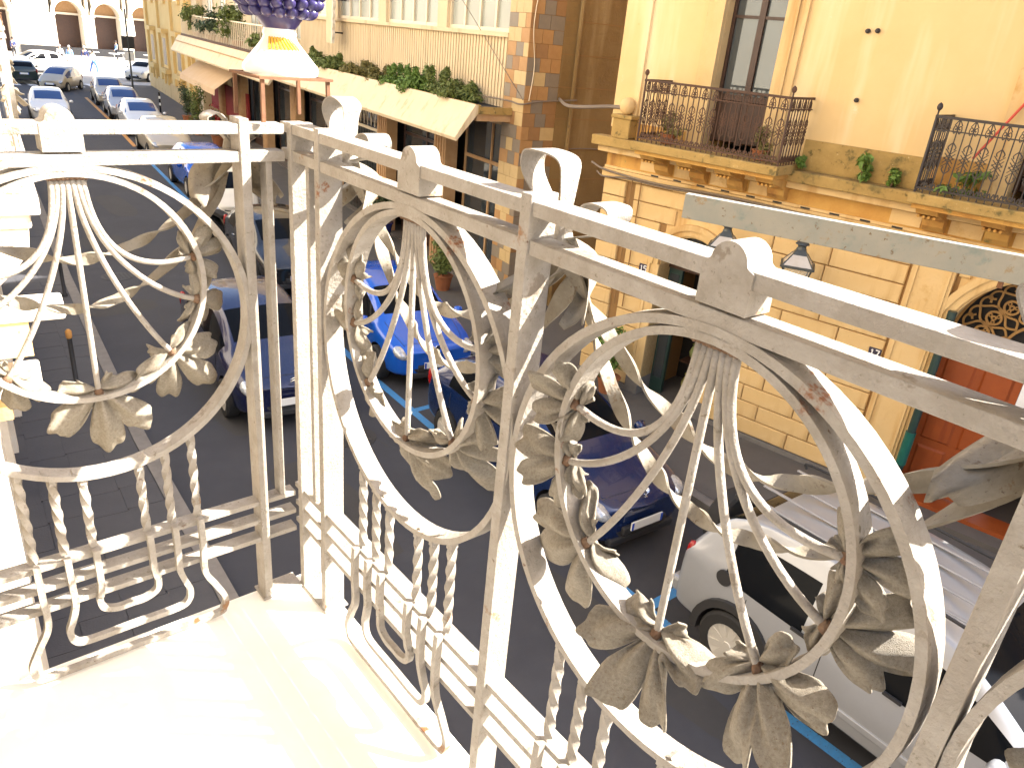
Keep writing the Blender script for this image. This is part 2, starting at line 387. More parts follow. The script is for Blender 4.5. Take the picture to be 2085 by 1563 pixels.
mat('blue_paint', (0.04,0.23,0.55), 0.7, noise=(18,0.25,(0.05,0.17,0.36)), spots=[(4,0.62,(0.05,0.10,0.17)),(30,0.60,(0.05,0.055,0.065))])
mat('orange_paint', (0.55,0.26,0.05), 0.7, noise=(18,0.25,(0.4,0.2,0.06)))
mat('white_paint', (0.72,0.72,0.70), 0.7, noise=(15,0.3,(0.5,0.5,0.5)))
def pline(tab, y):
    for (y0, x0), (y1, x1) in zip(tab, tab[1:]):
        if y <= y1: return x0+(x1-x0)*(y-y0)/(y1-y0)
    (y0, x0), (y1, x1) = tab[-2:]
    return x0+(x1-x0)*(y-y0)/(y1-y0)
KL = [(-40,1.2),(0,1.30),(9,1.78),(17,2.5),(30,3.9),(45,5.6),(58,7.2)]
KR = [(-40,8.6),(-10,7.75),(2,7.35),(9.6,7.75),(16.3,8.5),(30,10.2),(45,12.1),(60,14.4)]
BL = [(-40,6.3),(-10,5.35),(2,5.12),(9.6,5.62),(16.3,6.33),(30,8.02),(43,9.75),(52.4,10.85)]
def ribbon_sheet(fl, fr, y0, y1, z, step=1.0):
    n = max(2, int((y1-y0)/step)+1); pts = []
    for i in range(n):
        y = y0+(y1-y0)*i/(n-1); pts += [(fl(y), y, z), (fr(y), y, z)]
    return MB().grid(pts, n, 2, flip=True)
fKL = lambda y: pline(KL, y); fKR = lambda y: pline(KR, y); fBL = lambda y: pline(BL, y)
g = MB().grid([(x,y,GZ-0.012) for x in (-400,600) for y in (-300,700)], 2, 2, flip=True).build('ground', MATS['piazza_paving']); tag(g, kind='structure')
g = ribbon_sheet(fKL, fKR, -40, 62, GZ).build('road', MATS['asphalt']); tag(g, kind='structure')
def kerb_run(name, f, w, y0, y1):
    m = MB(); n = int((y1-y0)/1.0)
    sec = lambda y: [(f(y),y,GZ-0.02),(f(y),y,GZ+0.115),(f(y)+w,y,GZ+0.115),(f(y)+w,y,GZ-0.02)]
    vs = []
    for i in range(n+1): vs += sec(y0+(y1-y0)*i/n)
    fs = [(i*4+a, i*4+a+1, i*4+a+5, i*4+a+4) for i in range(n) for a in range(3)]
    m.add(vs, fs); o = m.build(name, MATS['kerb_stone']); return tag(o, kind='structure')
kerb_run('kerb_right', fKR, 0.16, -40, 62)
kerb_run('kerb_left', lambda y: fKL(y)-0.18, 0.18, -40, 58)
g = ribbon_sheet(lambda y: fKR(y)+0.16, lambda y: fKR(y)+12, -40, 62, GZ+0.12).build('pavement_right', MATS['pavement_concrete']); tag(g, kind='structure')
pvl = ribbon_sheet(lambda y: fKL(y)-4.5, lambda y: fKL(y)-0.17, -40, 58, GZ+0.100).build('pavement_left', MATS['lava_slab']); tag(pvl, kind='structure')
# stone slabs of the left pavement, as far as they can be told apart
SLAB = [MB().box(0,0,0, 0.407,0.685,0.012).mesh('slab'), MB().box(0,0,0, 0.407,0.505,0.013).mesh('slab')]
for i in range(5):
    y = 3.0+0.17*i; k = i
    while y < 21:
        me = SLAB[k % 2]; k += 1 if (i+int(y)) % 3 else 2
        o = obj('slab', me, MATS['lava_slab'], pvl, (fKL(y)-0.20-0.412*(i+1), y, GZ+0.100+random.uniform(0,0.003)), R(-4.6))
        y += (0.692 if me is SLAB[0] else 0.512)
# markings
g = ribbon_sheet(fBL, lambda y: fBL(y)+0.13, -20, 31, GZ+0.004, 0.5).build('blue_line', MATS['blue_paint']); tag(g, kind='structure')
g = ribbon_sheet(lambda y: fBL(y)-0.05, lambda y: fBL(y)+0.12, 35, 54, GZ+0.004, 0.5).build('orange_line', MATS['orange_paint']); tag(g, kind='structure')
for y in (2.55, 7.95, 13.35, 18.6, 23.2, -2.9):
    x0, x1 = fBL(y)+0.13, fKR(y)-0.05
    g = MB().grid([(x,yy,GZ+0.004) for x in (x0,x1) for yy in (y,y+0.12)], 2, 2, flip=True).build('bay_line', MATS['blue_paint']); tag(g, kind='structure')
for k in range(7):
    x = 8.2+0.95*k; y = 60.4
    g = MB().grid([(xx,yy,GZ+0.005) for xx in (x,x+0.5) for yy in (y,y+2.6)], 2, 2, flip=True).build('crossing_stripe', MATS['white_paint']); tag(g, kind='structure')

# repairs and covers in the road
rp = random.Random(12)
for k, (x, y, w, h) in enumerate(((3.2,6.2,0.9,2.6),(4.1,12.6,0.7,1.6),(2.9,14.8,1.4,0.8),(4.6,2.4,0.5,3.2),(3.9,19.5,1.1,2.2),(5.2,24.0,0.8,3.0),(3.0,9.2,0.35,1.3))):
    pts = [(x+w/2*math.cos(a)*(1 if abs(math.cos(a)) < .8 else 1)*(.9+.2*rp.random())*1.15, y+h/2*math.sin(a)*(.9+.2*rp.random())*1.15) for a in [2*math.pi*q/14 for q in range(14)]]
    pts = [(max(x-w/2,min(x+w/2,a))+rp.uniform(-.02,.02), max(y-h/2,min(y+h/2,b))+rp.uniform(-.02,.02)) for a, b in pts]
    m = MB(); m.add([(a,b,GZ+0.0028) for a, b in pts], [tuple(range(14))]); o = m.build('road_patch', MATS['tar_patch']); tag(o, kind='structure')
for k, (x, y) in enumerate(((4.35,7.7),(3.4,16.9))):
    t = thing('manhole_cover', ['round iron manhole cover in the road left of the parked blue car','round iron manhole cover farther up the road'][k], 'manhole cover', (x,y,GZ), 0, 'manhole covers in the road')
    MB().lathe([(0.33,0.001),(0.33,0.007),(0.28,0.007)], 24).build('frame', mat('cast_iron%d' % k, (0.035,0.033,0.032), 0.6, metal=0.4), t)
    for q in range(7): MB().box(-0.24+q*0.08-0.02,-0.20,0.007,-0.24+q*0.08+0.02,0.20,0.011).build('ridge', MATS['tar_patch'], t)
for k in range(9):
    y = 1.0+k*3.1; x = 2.2+0.08*y+rp.uniform(0,2.2); P_ = [(x,y,GZ+0.003)]
    for q in range(14): x += rp.uniform(-.11,.13); y += rp.uniform(.02,.24); P_.append((x,y,GZ+0.003))
    m = MB()
    for a, b in zip(P_, P_[1:]): 
        d = (Vector(b)-Vector(a)).normalized(); nrm = Vector((-d.y,d.x,0))*rp.uniform(.005,.012); m.add([Vector(a)-nrm,Vector(b)-nrm,Vector(b)+nrm,Vector(a)+nrm],[(0,1,2,3)])
    o = m.build('road_crack', MATS['interior_dark'] if 'interior_dark' in MATS else MATS['tar_patch']); tag(o, kind='structure')

# ------------------------------------------------------------------ yellow palazzo opposite
mat('ochre_plaster', (0.63,0.425,0.185), 0.92, noise=(0.55,0.22,(0.70,0.51,0.25)), streak=(1.6,0.52,(0.76,0.61,0.37)), bump=(50,0.3,0.006), spots=[(2.4,0.66,(0.70,0.60,0.40)),(3.5,0.68,(0.54,0.36,0.12)),(14,0.70,(0.40,0.25,0.10))])
mat('ochre_stone', (0.60,0.40,0.17), 0.9, noise=(1.6,0.24,(0.66,0.48,0.24)), streak=(3.0,0.54,(0.42,0.225,0.06)), bump=(35,0.5,0.01), spots=[(1.4,0.60,(0.52,0.31,0.10)),(5,0.66,(0.38,0.20,0.06)),(20,0.68,(0.32,0.19,0.08))])
mat('ochre_stained', (0.60,0.37,0.10), 0.92, noise=(2.0,0.25,(0.42,0.19,0.04)), streak=(4,0.56,(0.28,0.125,0.035)), bump=(30,0.6,0.012), spots=[(3,0.63,(0.24,0.19,0.06))])
mat('mossy_stone', (0.46,0.30,0.10), 0.95, noise=(3,0.25,(0.26,0.17,0.05)), bump=(25,0.7,0.015), spots=[(3,0.56,(0.20,0.145,0.05)),(6,0.58,(0.11,0.085,0.028)),(16,0.64,(0.55,0.42,0.2))])
mat('joint_mortar', (0.27,0.15,0.055), 0.95, bump=(40,0.4,0.006))
mat('brown_wood', (0.060,0.026,0.014), 0.45, noise=(5,0.3,(0.035,0.016,0.010)), bump=(60,0.2,0.002))
mat('orange_wood', (0.33,0.075,0.014), 0.5, noise=(3,0.3,(0.24,0.048,0.009)), streak=(9,0.55,(0.20,0.035,0.008)), bump=(50,0.2,0.003))
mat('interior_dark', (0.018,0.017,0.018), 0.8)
mat('window_glass', (0.10,0.115,0.12), 0.04, spec=0.9, metal=0.35)
mat('shop_glass', (0.05,0.06,0.07), 0.05, spec=0.9, metal=0.25)
mat('grille_ochre', (0.36,0.20,0.055), 0.6, noise=(8,0.3,(0.22,0.11,0.03)))
mat('green_paint', (0.012,0.14,0.105), 0.4, noise=(6,0.3,(0.01,0.07,0.06)))
mat('dark_green', (0.02,0.045,0.04), 0.4)
mat('lantern_metal', (0.075,0.085,0.085), 0.45, metal=0.3, noise=(18,0.3,(0.04,0.045,0.045)))
mat('lantern_glass', (0.42,0.36,0.28), 0.15, spec=0.8, noise=(6,0.3,(0.55,0.52,0.48)))
mat('number_plate_dark', (0.035,0.03,0.055), 0.3)
mat('number_white', (0.8,0.8,0.8), 0.4)
mat('cable_grey', (0.22,0.16,0.10), 0.7, noise=(20,0.3,(0.17,0.14,0.12)))
mat('step_stone', (0.13,0.11,0.095), 0.85, noise=(5,0.3,(0.09,0.08,0.07)), bump=(40,0.4,0.005))
PH1 = -8.0
pal = thing('yellow_palazzo', 'ochre plastered palazzo with stone ground floor, cornice and two doorways across the street', 'building', (9.35,6.30,0), R(90-PH1))
OP, OS, OT, MO, JM = (MATS[k] for k in ('ochre_plaster','ochre_stone','ochre_stained','mossy_stone','joint_mortar'))
def pb(name, m, *b, parent=None, bevel=0): return MB().box(*b).build(name, m, parent or pal, bevel=bevel)
UL, UR = 1.48, -11.0
# upper wall around the window openings  (x=u along the street, y=outwards, z)
WIN = [(-1.13,-0.21,-0.02,2.75),(-5.30,-4.36,-0.02,2.75)]
us = [UR,-5.30,-4.36,-1.13,-0.21,UL]
for a, b, op in zip(us, us[1:], (0,1,0,1,0)):
    pb('wall', OP, a, -7, 2.75 if op else -0.16, b, 0, 8.6)
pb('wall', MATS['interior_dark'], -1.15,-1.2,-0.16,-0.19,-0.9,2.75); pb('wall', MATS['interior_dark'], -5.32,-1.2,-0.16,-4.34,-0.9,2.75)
pb('roof_cornice', OS, UR, 0.002, 8.2, UL+0.25, 0.55, 8.62)
pb('base_strip', MO, -3.45, 0.001, -0.14, -1.78, 0.03, 0.26); pb('base_strip', OT, -0.2, 0.001, -0.14, UL, 0.028, 0.10); pb('base_strip', OT, -4.3, 0.001, -0.14, -3.452, 0.028, 0.30)
pb('corner_strip', OP, 1.02, 0.0015, 0.0, UL+0.004, 0.055, 8.2)
for (a, b, z0, z1) in WIN:
    # moulded stone surround
    for s, e in ((-1,a),(1,b)):
        pb('window_surround', OS, e+s*0.002, 0.001, -0.1, e+s*0.17, 0.085, z1+0.1); pb('window_surround', OS, e+s*0.172, 0.001, -0.1, e+s*0.29, 0.05, z1+0.2)
        pb('window_reveal', OS, e-s*0.001, -0.30, -0.1, e+s*0.03, 0.0005, z1)
    pb('window_lintel', OS, a-0.35, 0.001, z1+0.21, b+0.35, 0.22, z1+0.36)
    w = thing_w = MB()
    c = (a+b)/2
    fr = MB()
    for x0, x1 in ((a,a+0.05),(b-0.05,b),(c-0.045,c+0.045)): fr.box(x0,-0.26,0.0,x1,-0.18,z1)
    fr.box(a,-0.255,0.62,b,-0.185,0.70); fr.box(a,-0.255,1.72,b,-0.19,1.76); fr.box(a,-0.255,z1-0.06,b,-0.185,z1)
    win = fr.build('window', MATS['brown_wood'], pal)
    for x0, x1 in ((a+0.05,c-0.045),(c+0.045,b-0.05)):
        MB().box(x0,-0.235,0.70,x1,-0.228,1.72).build('pane', MATS['window_glass'], win)
        MB().box(x0,-0.235,1.76,x1,-0.228,z1-0.06).build('pane', MATS['window_glass'], win)
        MB().cham(x0,-0.25,0.02,x1,-0.20,0.62,0.02).build('panel', MATS['brown_wood'], win)
    MB().tube([(a-0.02,-0.10,0.73),(b+0.02,-0.10,0.73)], 0.012, 6).build('window_bar', MATS['dark_iron'], win)
# cornice ledge, balcony slabs, consoles, frieze
pb('cornice', MO, UR, 0.001, -0.30, UL+0.22, 0.26, -0.145, bevel=0.02)
pb('cornice', OS, UR, 0.0015, -0.40, UL+0.14, 0.16, -0.302, bevel=0.015)
pb('frieze', OT, UR, -7, -0.62, UL+0.02, 0.02, -0.162)
pb('string_course', OS, UR, 0.0, -0.80, UL+0.05, 0.075, -0.66, bevel=0.012)
pb('string_course', OS, UR, 0.0, -0.655, UL+0.03, 0.045, -0.615)
for (a, b) in ((-1.80,0.56),(-6.1,-3.48)):
    pb('balcony_slab', MO, a, 0.003, -0.20, b, 0.80, -0.075, bevel=0.012)
    pb('balcony_slab', OT, a+0.05, 0.003, -0.262, b-0.05, 0.74, -0.203, bevel=0.01)
    n = 4
    for k in range(n):
        x = a+0.22+(b-a-0.44)*k/(n-1)
        prof = [(0.0,-0.60),(0.10,-0.585),(0.17,-0.52),(0.20,-0.44),(0.30,-0.40),(0.46,-0.36),(0.60,-0.33),(0.66,-0.265),(0.0,-0.265)]
        m = MB(); nn = len(prof)
        m.add([(x-0.13,y,z) for y,z in prof]+[(x+0.13,y,z) for y,z in prof], [tuple(range(nn)), tuple(range(2*nn-1,nn-1,-1))]+[(i,(i+1)%nn,nn+(i+1)%nn,nn+i) for i in range(nn)])
        con = m.build('console', OT, pal, bevel=0.01)
        for q in range(4): MB().lathe([(0.018,-0.02),(0.03,0),(0.018,0.28)], 8, (x-0.09+0.06*q, 0.62-0.0*q, -0.36), 'y').xf(Matrix.Translation((0,-0.30,0))).build('console_flute', OT, con, smooth=40)
        pb('frieze_panel', OS, x+0.17, 0.021, -0.59, x+0.17+max(0.2,(b-a-0.44)/(n-1)-0.34), 0.04, -0.42)
for k in range(10):
    x = 0.55-0.42*k
    pb('vent_slot', MATS['interior_dark'], x-0.11, 0.046, -0.652, x+0.03, 0.0468, -0.628)
# ground floor: arched openings, stone courses
AR = [(-0.40,0.56,-2.02),(-5.22,1.04,-1.94)]            # centre, half width, springing height
gb = -4.40
for (a, b) in ((UR,-6.26),(-4.18,-0.96),(0.16,UL)): pb('ground_floor_wall', JM, a, -7, GZ-0.3, b, 0, -0.63)
for (c, r, zs) in AR:
    up = arc(c, zs, r, 0, math.pi, 21); top = [(x,-0.63) for x, z in up]
    MB().strip(up, top, -0.45, 0.0005).build('ground_floor_wall', OS, pal)
    o1 = arc(c, zs, r+0.03, 0, math.pi, 25); o2 = arc(c, zs, r+0.12, 0, math.pi, 25); o3 = arc(c, zs, r+0.21, 0, math.pi, 25)
    MB().strip(o1, o2, 0.0, 0.045).build('archivolt', OS, pal); MB().strip(o2, o3, 0.0, 0.07).build('archivolt', OS, pal)
    for s in (-1, 1):
        e = c+s*r
        pb('jamb', OS, e, -0.45, gb-0.1, e+s*0.16, 0.04, zs); pb('jamb', OS, e+s*0.162, 0.0, gb-0.1, e+s*0.21, 0.06, zs)
        pb('plinth_block', MATS['kerb_stone'], e-s*0.004, -0.44, gb-0.1, e+s*0.25, 0.09, gb+0.32)
BLK = {}
def block(u0, u1, z0, z1, m=None, dep=0.035):
    w, h = round(u1-u0-0.016,3), round(z1-z0-0.016,3)
    if w < 0.05: return
    key = (w,h,dep, id(m))
    if key not in BLK: BLK[key] = MB().cham(-w/2,-0.01,-h/2,w/2,dep,h/2,0.012).mesh('stone_block')
    obj('stone_block', BLK[key], m or OS, pal, ((u0+u1)/2, 0.0, (z0+z1)/2))
CH = 0.268
nc = 13
for i in range(nc):
    z1 = -0.815-CH*i; z0 = z1-CH
    block(1.02, UL+0.004, z0, z1, dep=0.055)
    # left of door 15
    lim = 0.16+0.21
    def ext(zs, c, r, z): # clear of the arch ring
        return r+0.215 if z < zs else (math.sqrt(max(0,(r+0.22)**2-(z-zs)**2)) if z-zs < r+0.22 else 0)
    zc = z0
    e15 = ext(-2.02,-0.40,0.56,zc); e17 = ext(-1.94,-5.22,1.04,zc)
    if e15 > 0:
        block(-0.40+e15, 0.86, z0, z1); segs = (-0.40-e15, -3.56)
    else:
        block(-0.40+0.1*(i%2)+0.1, 0.86, z0, z1); segs = (-0.40+0.1*(i%2)+0.1, -3.56)
    x = segs[0]; w = 0.86 if i % 2 else 0.55
    while x > segs[1]+0.02:
        x2 = max(segs[1], x-w)
        if x2-segs[1] < 0.25: x2 = segs[1]
        block(x2, x, z0, z1); x = x2; w = 0.86
    r0 = -5.22+e17 if e17 > 0 else -5.3
    if r0 < -4.16 and e17 > 0: block(r0, -4.14, z0, z1)
    if e17 == 0: block(-5.2,-4.14,z0,z1)
    xr = -5.22-e17 if e17 > 0 else -5.2
    while xr > -10.4: block(xr-0.9, xr, z0, z1); xr -= 0.9
# pilaster with sunk panel beside door 17
pb('pilaster', OS, -4.12, 0.0, -3.95, -3.60, 0.075, -0.82); pb('pilaster', OS, -4.16, 0.0, -4.5, -3.57, 0.11, -3.952)
for (a,b,z0,z1) in ((-4.08,-4.045,-3.85,-0.92),(-3.675,-3.64,-3.85,-0.92),(-4.043,-3.677,-1.0,-0.92),(-4.043,-3.677,-3.85,-3.80)):
    pb('pilaster_moulding', OS, a, 0.074, z0, b, 0.098, z1)
pb('plinth', MATS['kerb_stone'], -3.57, 0.0, GZ, -1.21, 0.06, -4.305); pb('plinth', MATS['kerb_stone'], 0.41, 0.0, GZ, UL+0.01, 0.07, -4.305)
# door 17: red-orange leaves and openwork fanlight
d17 = MB().box(-6.26,-0.40,-1.99,-4.18,-0.28,-1.90).build('door_transom', MATS['grille_ochre'], pal)
leafp = MB().box(-5.20,-0.40,gb+0.18,-4.18,-0.33,-1.99).build('door', MATS['orange_wood'], pal)
for (z0, z1) in ((gb+0.28,-3.55),(-3.45,-2.75),(-2.65,-2.10)):
    for (a, b) in ((-5.12,-4.74),(-4.66,-4.27)): MB().cham(a,-0.335,z0,b,-0.300,z1,0.035).build('door_panel', MATS['orange_wood'], leafp)
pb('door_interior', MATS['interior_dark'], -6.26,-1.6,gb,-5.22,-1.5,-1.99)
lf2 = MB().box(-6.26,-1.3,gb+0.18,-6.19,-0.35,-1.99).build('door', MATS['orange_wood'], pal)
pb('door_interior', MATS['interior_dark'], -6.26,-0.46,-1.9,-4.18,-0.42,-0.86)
pb('doorstep', MATS['step_stone'], -6.35,-0.45,GZ,-4.10,0.30,gb+0.10); pb('doorstep', MATS['orange_wood'], -5.9,-0.40,gb+0.102,-4.2,0.02,gb+0.16)
fan = MB()
for rr in (0.16, 0.36, 0.99):
    a_ = arc(-5.22,-1.90,rr,0,math.pi,30); b_ = arc(-5.22,-1.90,rr+0.035,0,math.pi,30); fan.strip(a_, b_, -0.36, -0.32)
fano = fan.build('fanlight', MATS['grille_ochre'], pal)
for k in range(9):
    a = math.pi*(k+0.5)/9; cx_, cz_ = -5.22+0.68*math.cos(a), -1.90+0.68*math.sin(a)
    m = MB(); m.strip(arc(cx_,cz_,0.10,0,2*math.pi,20), arc(cx_,cz_,0.073,0,2*math.pi,20), -0.355,-0.325)
    m.strip(arc(cx_,cz_,0.035,0,2*math.pi,12), arc(cx_,cz_,0.014,0,2*math.pi,12), -0.355,-0.325)
    for q in range(3):
        b = a+q*2.094; m.strip(arc(cx_+0.055*math.cos(b),cz_+0.055*math.sin(b),0.026,0,2*math.pi,10), arc(cx_+0.055*math.cos(b),cz_+0.055*math.sin(b),0.012,0,2*math.pi,10), -0.352,-0.328)
    m.build('fanlight_rosette', MATS['grille_ochre'], fano)
    for s in (-1, 1):
        b0 = a+s*0.17
        pts = [(-5.22+r_*math.cos(b0+s*w_), 0, -1.90+r_*math.sin(b0+s*w_)) for r_, w_ in ((0.40,0.02),(0.50,-0.14),(0.60,-0.02),(0.70,0.02),(0.80,-0.03),(0.90,-0.16),(0.95,-0.08),(0.92,0.02),(0.86,-0.04))]
        MB().sweep([p+Vector((0,-0.34,0)) for p in crom(pts,5)], [(-.013,-.012),(.013,-.012),(.013,.012),(-.013,.012)], (0,1,0)).build('fanlight_scroll', MATS['grille_ochre'], fano)
# door 15: shop entrance with ceramics inside
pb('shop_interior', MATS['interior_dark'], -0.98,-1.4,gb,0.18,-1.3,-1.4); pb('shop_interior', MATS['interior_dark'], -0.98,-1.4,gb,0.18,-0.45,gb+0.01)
pb('transom_window', MATS['brown_wood'], -0.96,-0.36,-2.1,0.16,-0.30,-2.0)
pb('transom_window', MATS['shop_glass'], -0.94,-0.345,-2.0,0.14,-0.335,-1.48)
sl = MB().box(-0.10,-0.40,gb+0.02,0.155,-0.33,-2.1).build('shop_door', MATS['dark_green'], pal)
MB().box(-0.06,-0.329,gb+0.3,0.12,-0.325,-2.2).build('pane', MATS['shop_glass'], sl)
for z in (gb+0.62, gb+1.18, gb+1.72): MB().box(-0.95,-1.1,z,-0.2,-0.6,z+0.02).build('shelf', MATS['brown_wood'], pal)
mat('pot_green', (0.10,0.20,0.10), 0.25, noise=(14,0.3,(0.35,0.30,0.10))); mat('pot_yellow', (0.55,0.42,0.10), 0.25, noise=(14,0.3,(0.12,0.22,0.12))); mat('pot_blue', (0.03,0.10,0.30), 0.2, noise=(12,0.3,(0.4,0.42,0.4)))
for k, (u, z, s, mk) in enumerate(((-0.38,gb+0.01,1.0,'pot_yellow'),(-0.40,gb+0.65,0.85,'pot_green'),(-0.66,gb+0.01,0.9,'pot_green'),(-0.62,gb+0.65,0.8,'pot_yellow'),(-0.42,gb+1.21,0.8,'pot_blue'),(-0.70,gb+1.21,0.75,'pot_green'))):
    o = MB().lathe([(0.07,0),(0.15,0.06),(0.17,0.16),(0.13,0.26),(0.10,0.30),(0.13,0.33)], 16, (0,0,0)).build('ceramic_pot', MATS[mk], None, smooth=50)
    o.scale = (s,s,s); p = pal.matrix_basis @ Vector((u,-0.85,z)); o.location = p
    tag(o, ['yellow ceramic pot on the floor of shop 15','green ceramic pot on the low shelf of shop 15','green ceramic pot on the floor of shop 15','yellow ceramic pot on the low shelf of shop 15','blue patterned pot on the upper shelf of shop 15','green ceramic pot on the upper shelf of shop 15'][k], 'pot', 'ceramics inside the shop')
# drain pipe, conduits, wall fixings
dp = thing('drain_pipe', 'dark green drain pipe beside the orange door', 'pipe'); dp.parent = None
for nm, z0, z1, r, mk in (('pipe',-4.42,-1.5,0.055,'dark_green'),('sleeve',-3.75,-3.25,0.068,'green_paint'),('collar',-2.62,-2.56,0.07,'dark_green'),('collar',-4.0,-3.94,0.07,'dark_green')):
    MB().lathe([(r,z0),(r,z1)], 12, (0,0,0)).build(nm, MATS[mk], dp, smooth=50)
dp.location = pal.matrix_basis @ Vector((-4.235,0.12,0))
cb = MB().tube(crom([(UL+0.3,0.05,-0.62),(1.4,0.12,-0.69),(0.4,0.13,-0.735),(-0.9,0.12,-0.70),(-2.2,0.12,-0.715),(-3.6,0.12,-0.69),(-6,0.12,-0.71),(-10,0.12,-0.70)],8), 0.018, 6)
cb.tube(crom([(UL+0.16,0.06,-0.75),(1.46,0.10,-0.80),(1.0,0.10,-0.76),(0.3,0.11,-0.77),(-0.9,0.10,-0.74),(-4,0.10,-0.73)],8), 0.014, 6)
o = cb.build('wall_cable', MATS['cable_grey'], None, smooth=True); o.matrix_basis = pal.matrix_basis
tag(o, 'bundled grey cables strung along the palazzo under the cornice', 'cable')
for u in (0.90,0.72): MB().tube([(u,0.075,-0.76),(u,0.075,-2.9)], 0.012, 6).build('conduit', MATS['joint_mortar'], pal)
for k, (u, z) in enumerate(((-2.24,1.65),(-2.36,1.66),(-2.32,0.83))): MB().lathe([(0.03,0),(0.03,0.03),(0.018,0.035),(0.018,0.07)], 10, (u,0.0,z), 'y').build('wall_bolt', MATS['dark_iron'], pal)
# house numbers
def digits(txt, h, parent, M):
    seg = {'1':[[(.25,.8),(.5,1),(.5,0)]], '5':[[(.95,1),(.15,1),(.1,.56),(.5,.62),(.92,.5),(.95,.22),(.6,0),(.1,.08)]], '7':[[(.05,1),(.95,1),(.45,0)]]}
    x = 0
    for ch in txt:
        m = MB()
        for st in seg[ch]:
            P = [Vector(((x+px)*h*0.62, 0.0, pz*h)) for px, pz in st]
            for a, b in zip(P, P[1:]): m.sweep([a,b], [(-h*.085,-.002),(h*.085,-.002),(h*.085,.002),(-h*.085,.002)], (0,1,0))
        o = m.build('digit', MATS['number_white'], parent); o.matrix_local = M; x += 1.15
for txt, u, z in (('15',0.44,-2.15),('17',-3.46,-2.36)):
    pl_ = thing('house_number', '%s' % ('dark house number plate reading 15 beside the shop doorway' if txt == '15' else 'dark house number plate reading 17 left of the pilaster by the orange door'), 'house number', pal.matrix_basis @ Vector((u,0.04,z)), R(90-PH1), 'house number plates')
    MB().box(-0.085,0,-0.075,0.085,0.012,0.075).build('plate', MATS['number_plate_dark'], pl_, bevel=0.004)
    digits(txt, 0.095, pl_, Matrix.Translation((0.062,0.0145,-0.046)) @ Matrix.Scale(-1,4,(1,0,0)))
# iron railings of the two balconies
def iron_rail(name, label, a, b, m_iron):
    t = thing(name, label, 'railing', pal.matrix_basis @ Vector((a,0,-0.075)), R(90-PH1), 'iron railings on the palazzo balconies')
    Lh = b-a; D = 0.72
    for z, s in ((0.86,0.022),(0.055,0.016),(0.72,0.010)):
        for p, q in (((0,D),(Lh,D)),((0,0),(0,D)),((Lh,0),(Lh,D))):
            MB().box(p[0]-s/2*1.0,p[1]-s,z-s*0.7,q[0]+s/2,q[1]+s,z+s*0.7).build('rail', m_iron, t)
    bal = MB().box(-.006,-.006,0.0,.006,.006,0.86).mesh('baluster')
    curl = MB(); 
    for s in (-1,1):
        pts = [(s*0.004,0,0.73),(s*0.030,0,0.70),(s*0.044,0,0.745),(s*0.030,0,0.785),(s*0.010,0,0.765),(s*0.018,0,0.742),(s*0.028,0,0.752)]
        curl.sweep(crom(pts,4), [(-.005,-.004),(.005,-.004),(.005,.004),(-.005,.004)], (0,1,0))
    curl.sweep(crom([(-.04,0,.79),(0,0,.845),(.04,0,.79)],5), [(-.005,-.004),(.005,-.004),(.005,.004),(-.005,.004)], (0,1,0))
    curl = curl.mesh('scroll')
    lat = MB()
    for s in (-1,1):
        for off in (-0.045,0.0,0.045): lat.sweep([(s*-0.055,0,0.37+off),(s*0.055,0,0.48+off)], [(-.0045,-.004),(.0045,-.004),(.0045,.004),(-.0045,.004)], (0,1,0))
        lat.sweep(crom([(s*0.03,0,0.52),(s*0.04,0,0.555),(0,0,0.60)],4), [(-.006,-.004),(.006,-.004),(.006,.004),(-.006,.004)], (0,1,0))
        lat.sweep(crom([(s*0.03,0,0.33),(s*0.04,0,0.295),(0,0,0.25)],4), [(-.006,-.004),(.006,-.004),(.006,.004),(-.006,.004)], (0,1,0))
    lat = lat.mesh('lattice')
    foot = MB(); foot.sweep(crom([(-.04,0,.06),(-.02,0,.12),(0,0,.075),(.02,0,.12),(.04,0,.06)],5), [(-.006,-.004),(.006,-.004),(.006,.004),(-.006,.004)], (0,1,0)); foot = foot.mesh('foot_scroll')
    runs = [((0,D),(1,0),Lh,0.0),((0,0),(0,1),D,R(90)),((Lh,0),(0,1),D,R(90))]
    for (o0, d, Lr, rz) in runs:
        n = int(Lr/0.082)
        for k in range(1, n):
            x = Lr*k/n; loc = (o0[0]+d[0]*x, o0[1]+d[1]*x, 0)
            obj('baluster', bal, m_iron, t, loc, rz)
            if k % 2 == 1:
                obj('scroll', curl, m_iron, t, loc, rz); obj('lattice', lat, m_iron, t, loc, rz)
            obj('foot_scroll', foot, m_iron, t, loc, rz)
    for x in (0, Lh):
        MB().lathe([(.016,0),(.016,.86),(.010,.88),(.010,.92),(.028,.94),(.034,.965),(.026,.99),(.006,1.01)], 10, (x,D,0)).build('corner_post', m_iron, t, smooth=50)
iron_rail('iron_balcony_railing', 'rust brown iron balcony railing in front of the brown wooden window', -1.76, 0.50, MATS['rusty_iron2'])
iron_rail('iron_balcony_railing', 'black iron balcony railing at the right edge with weeds behind it', -6.05, -3.52, MATS['dark_iron'])
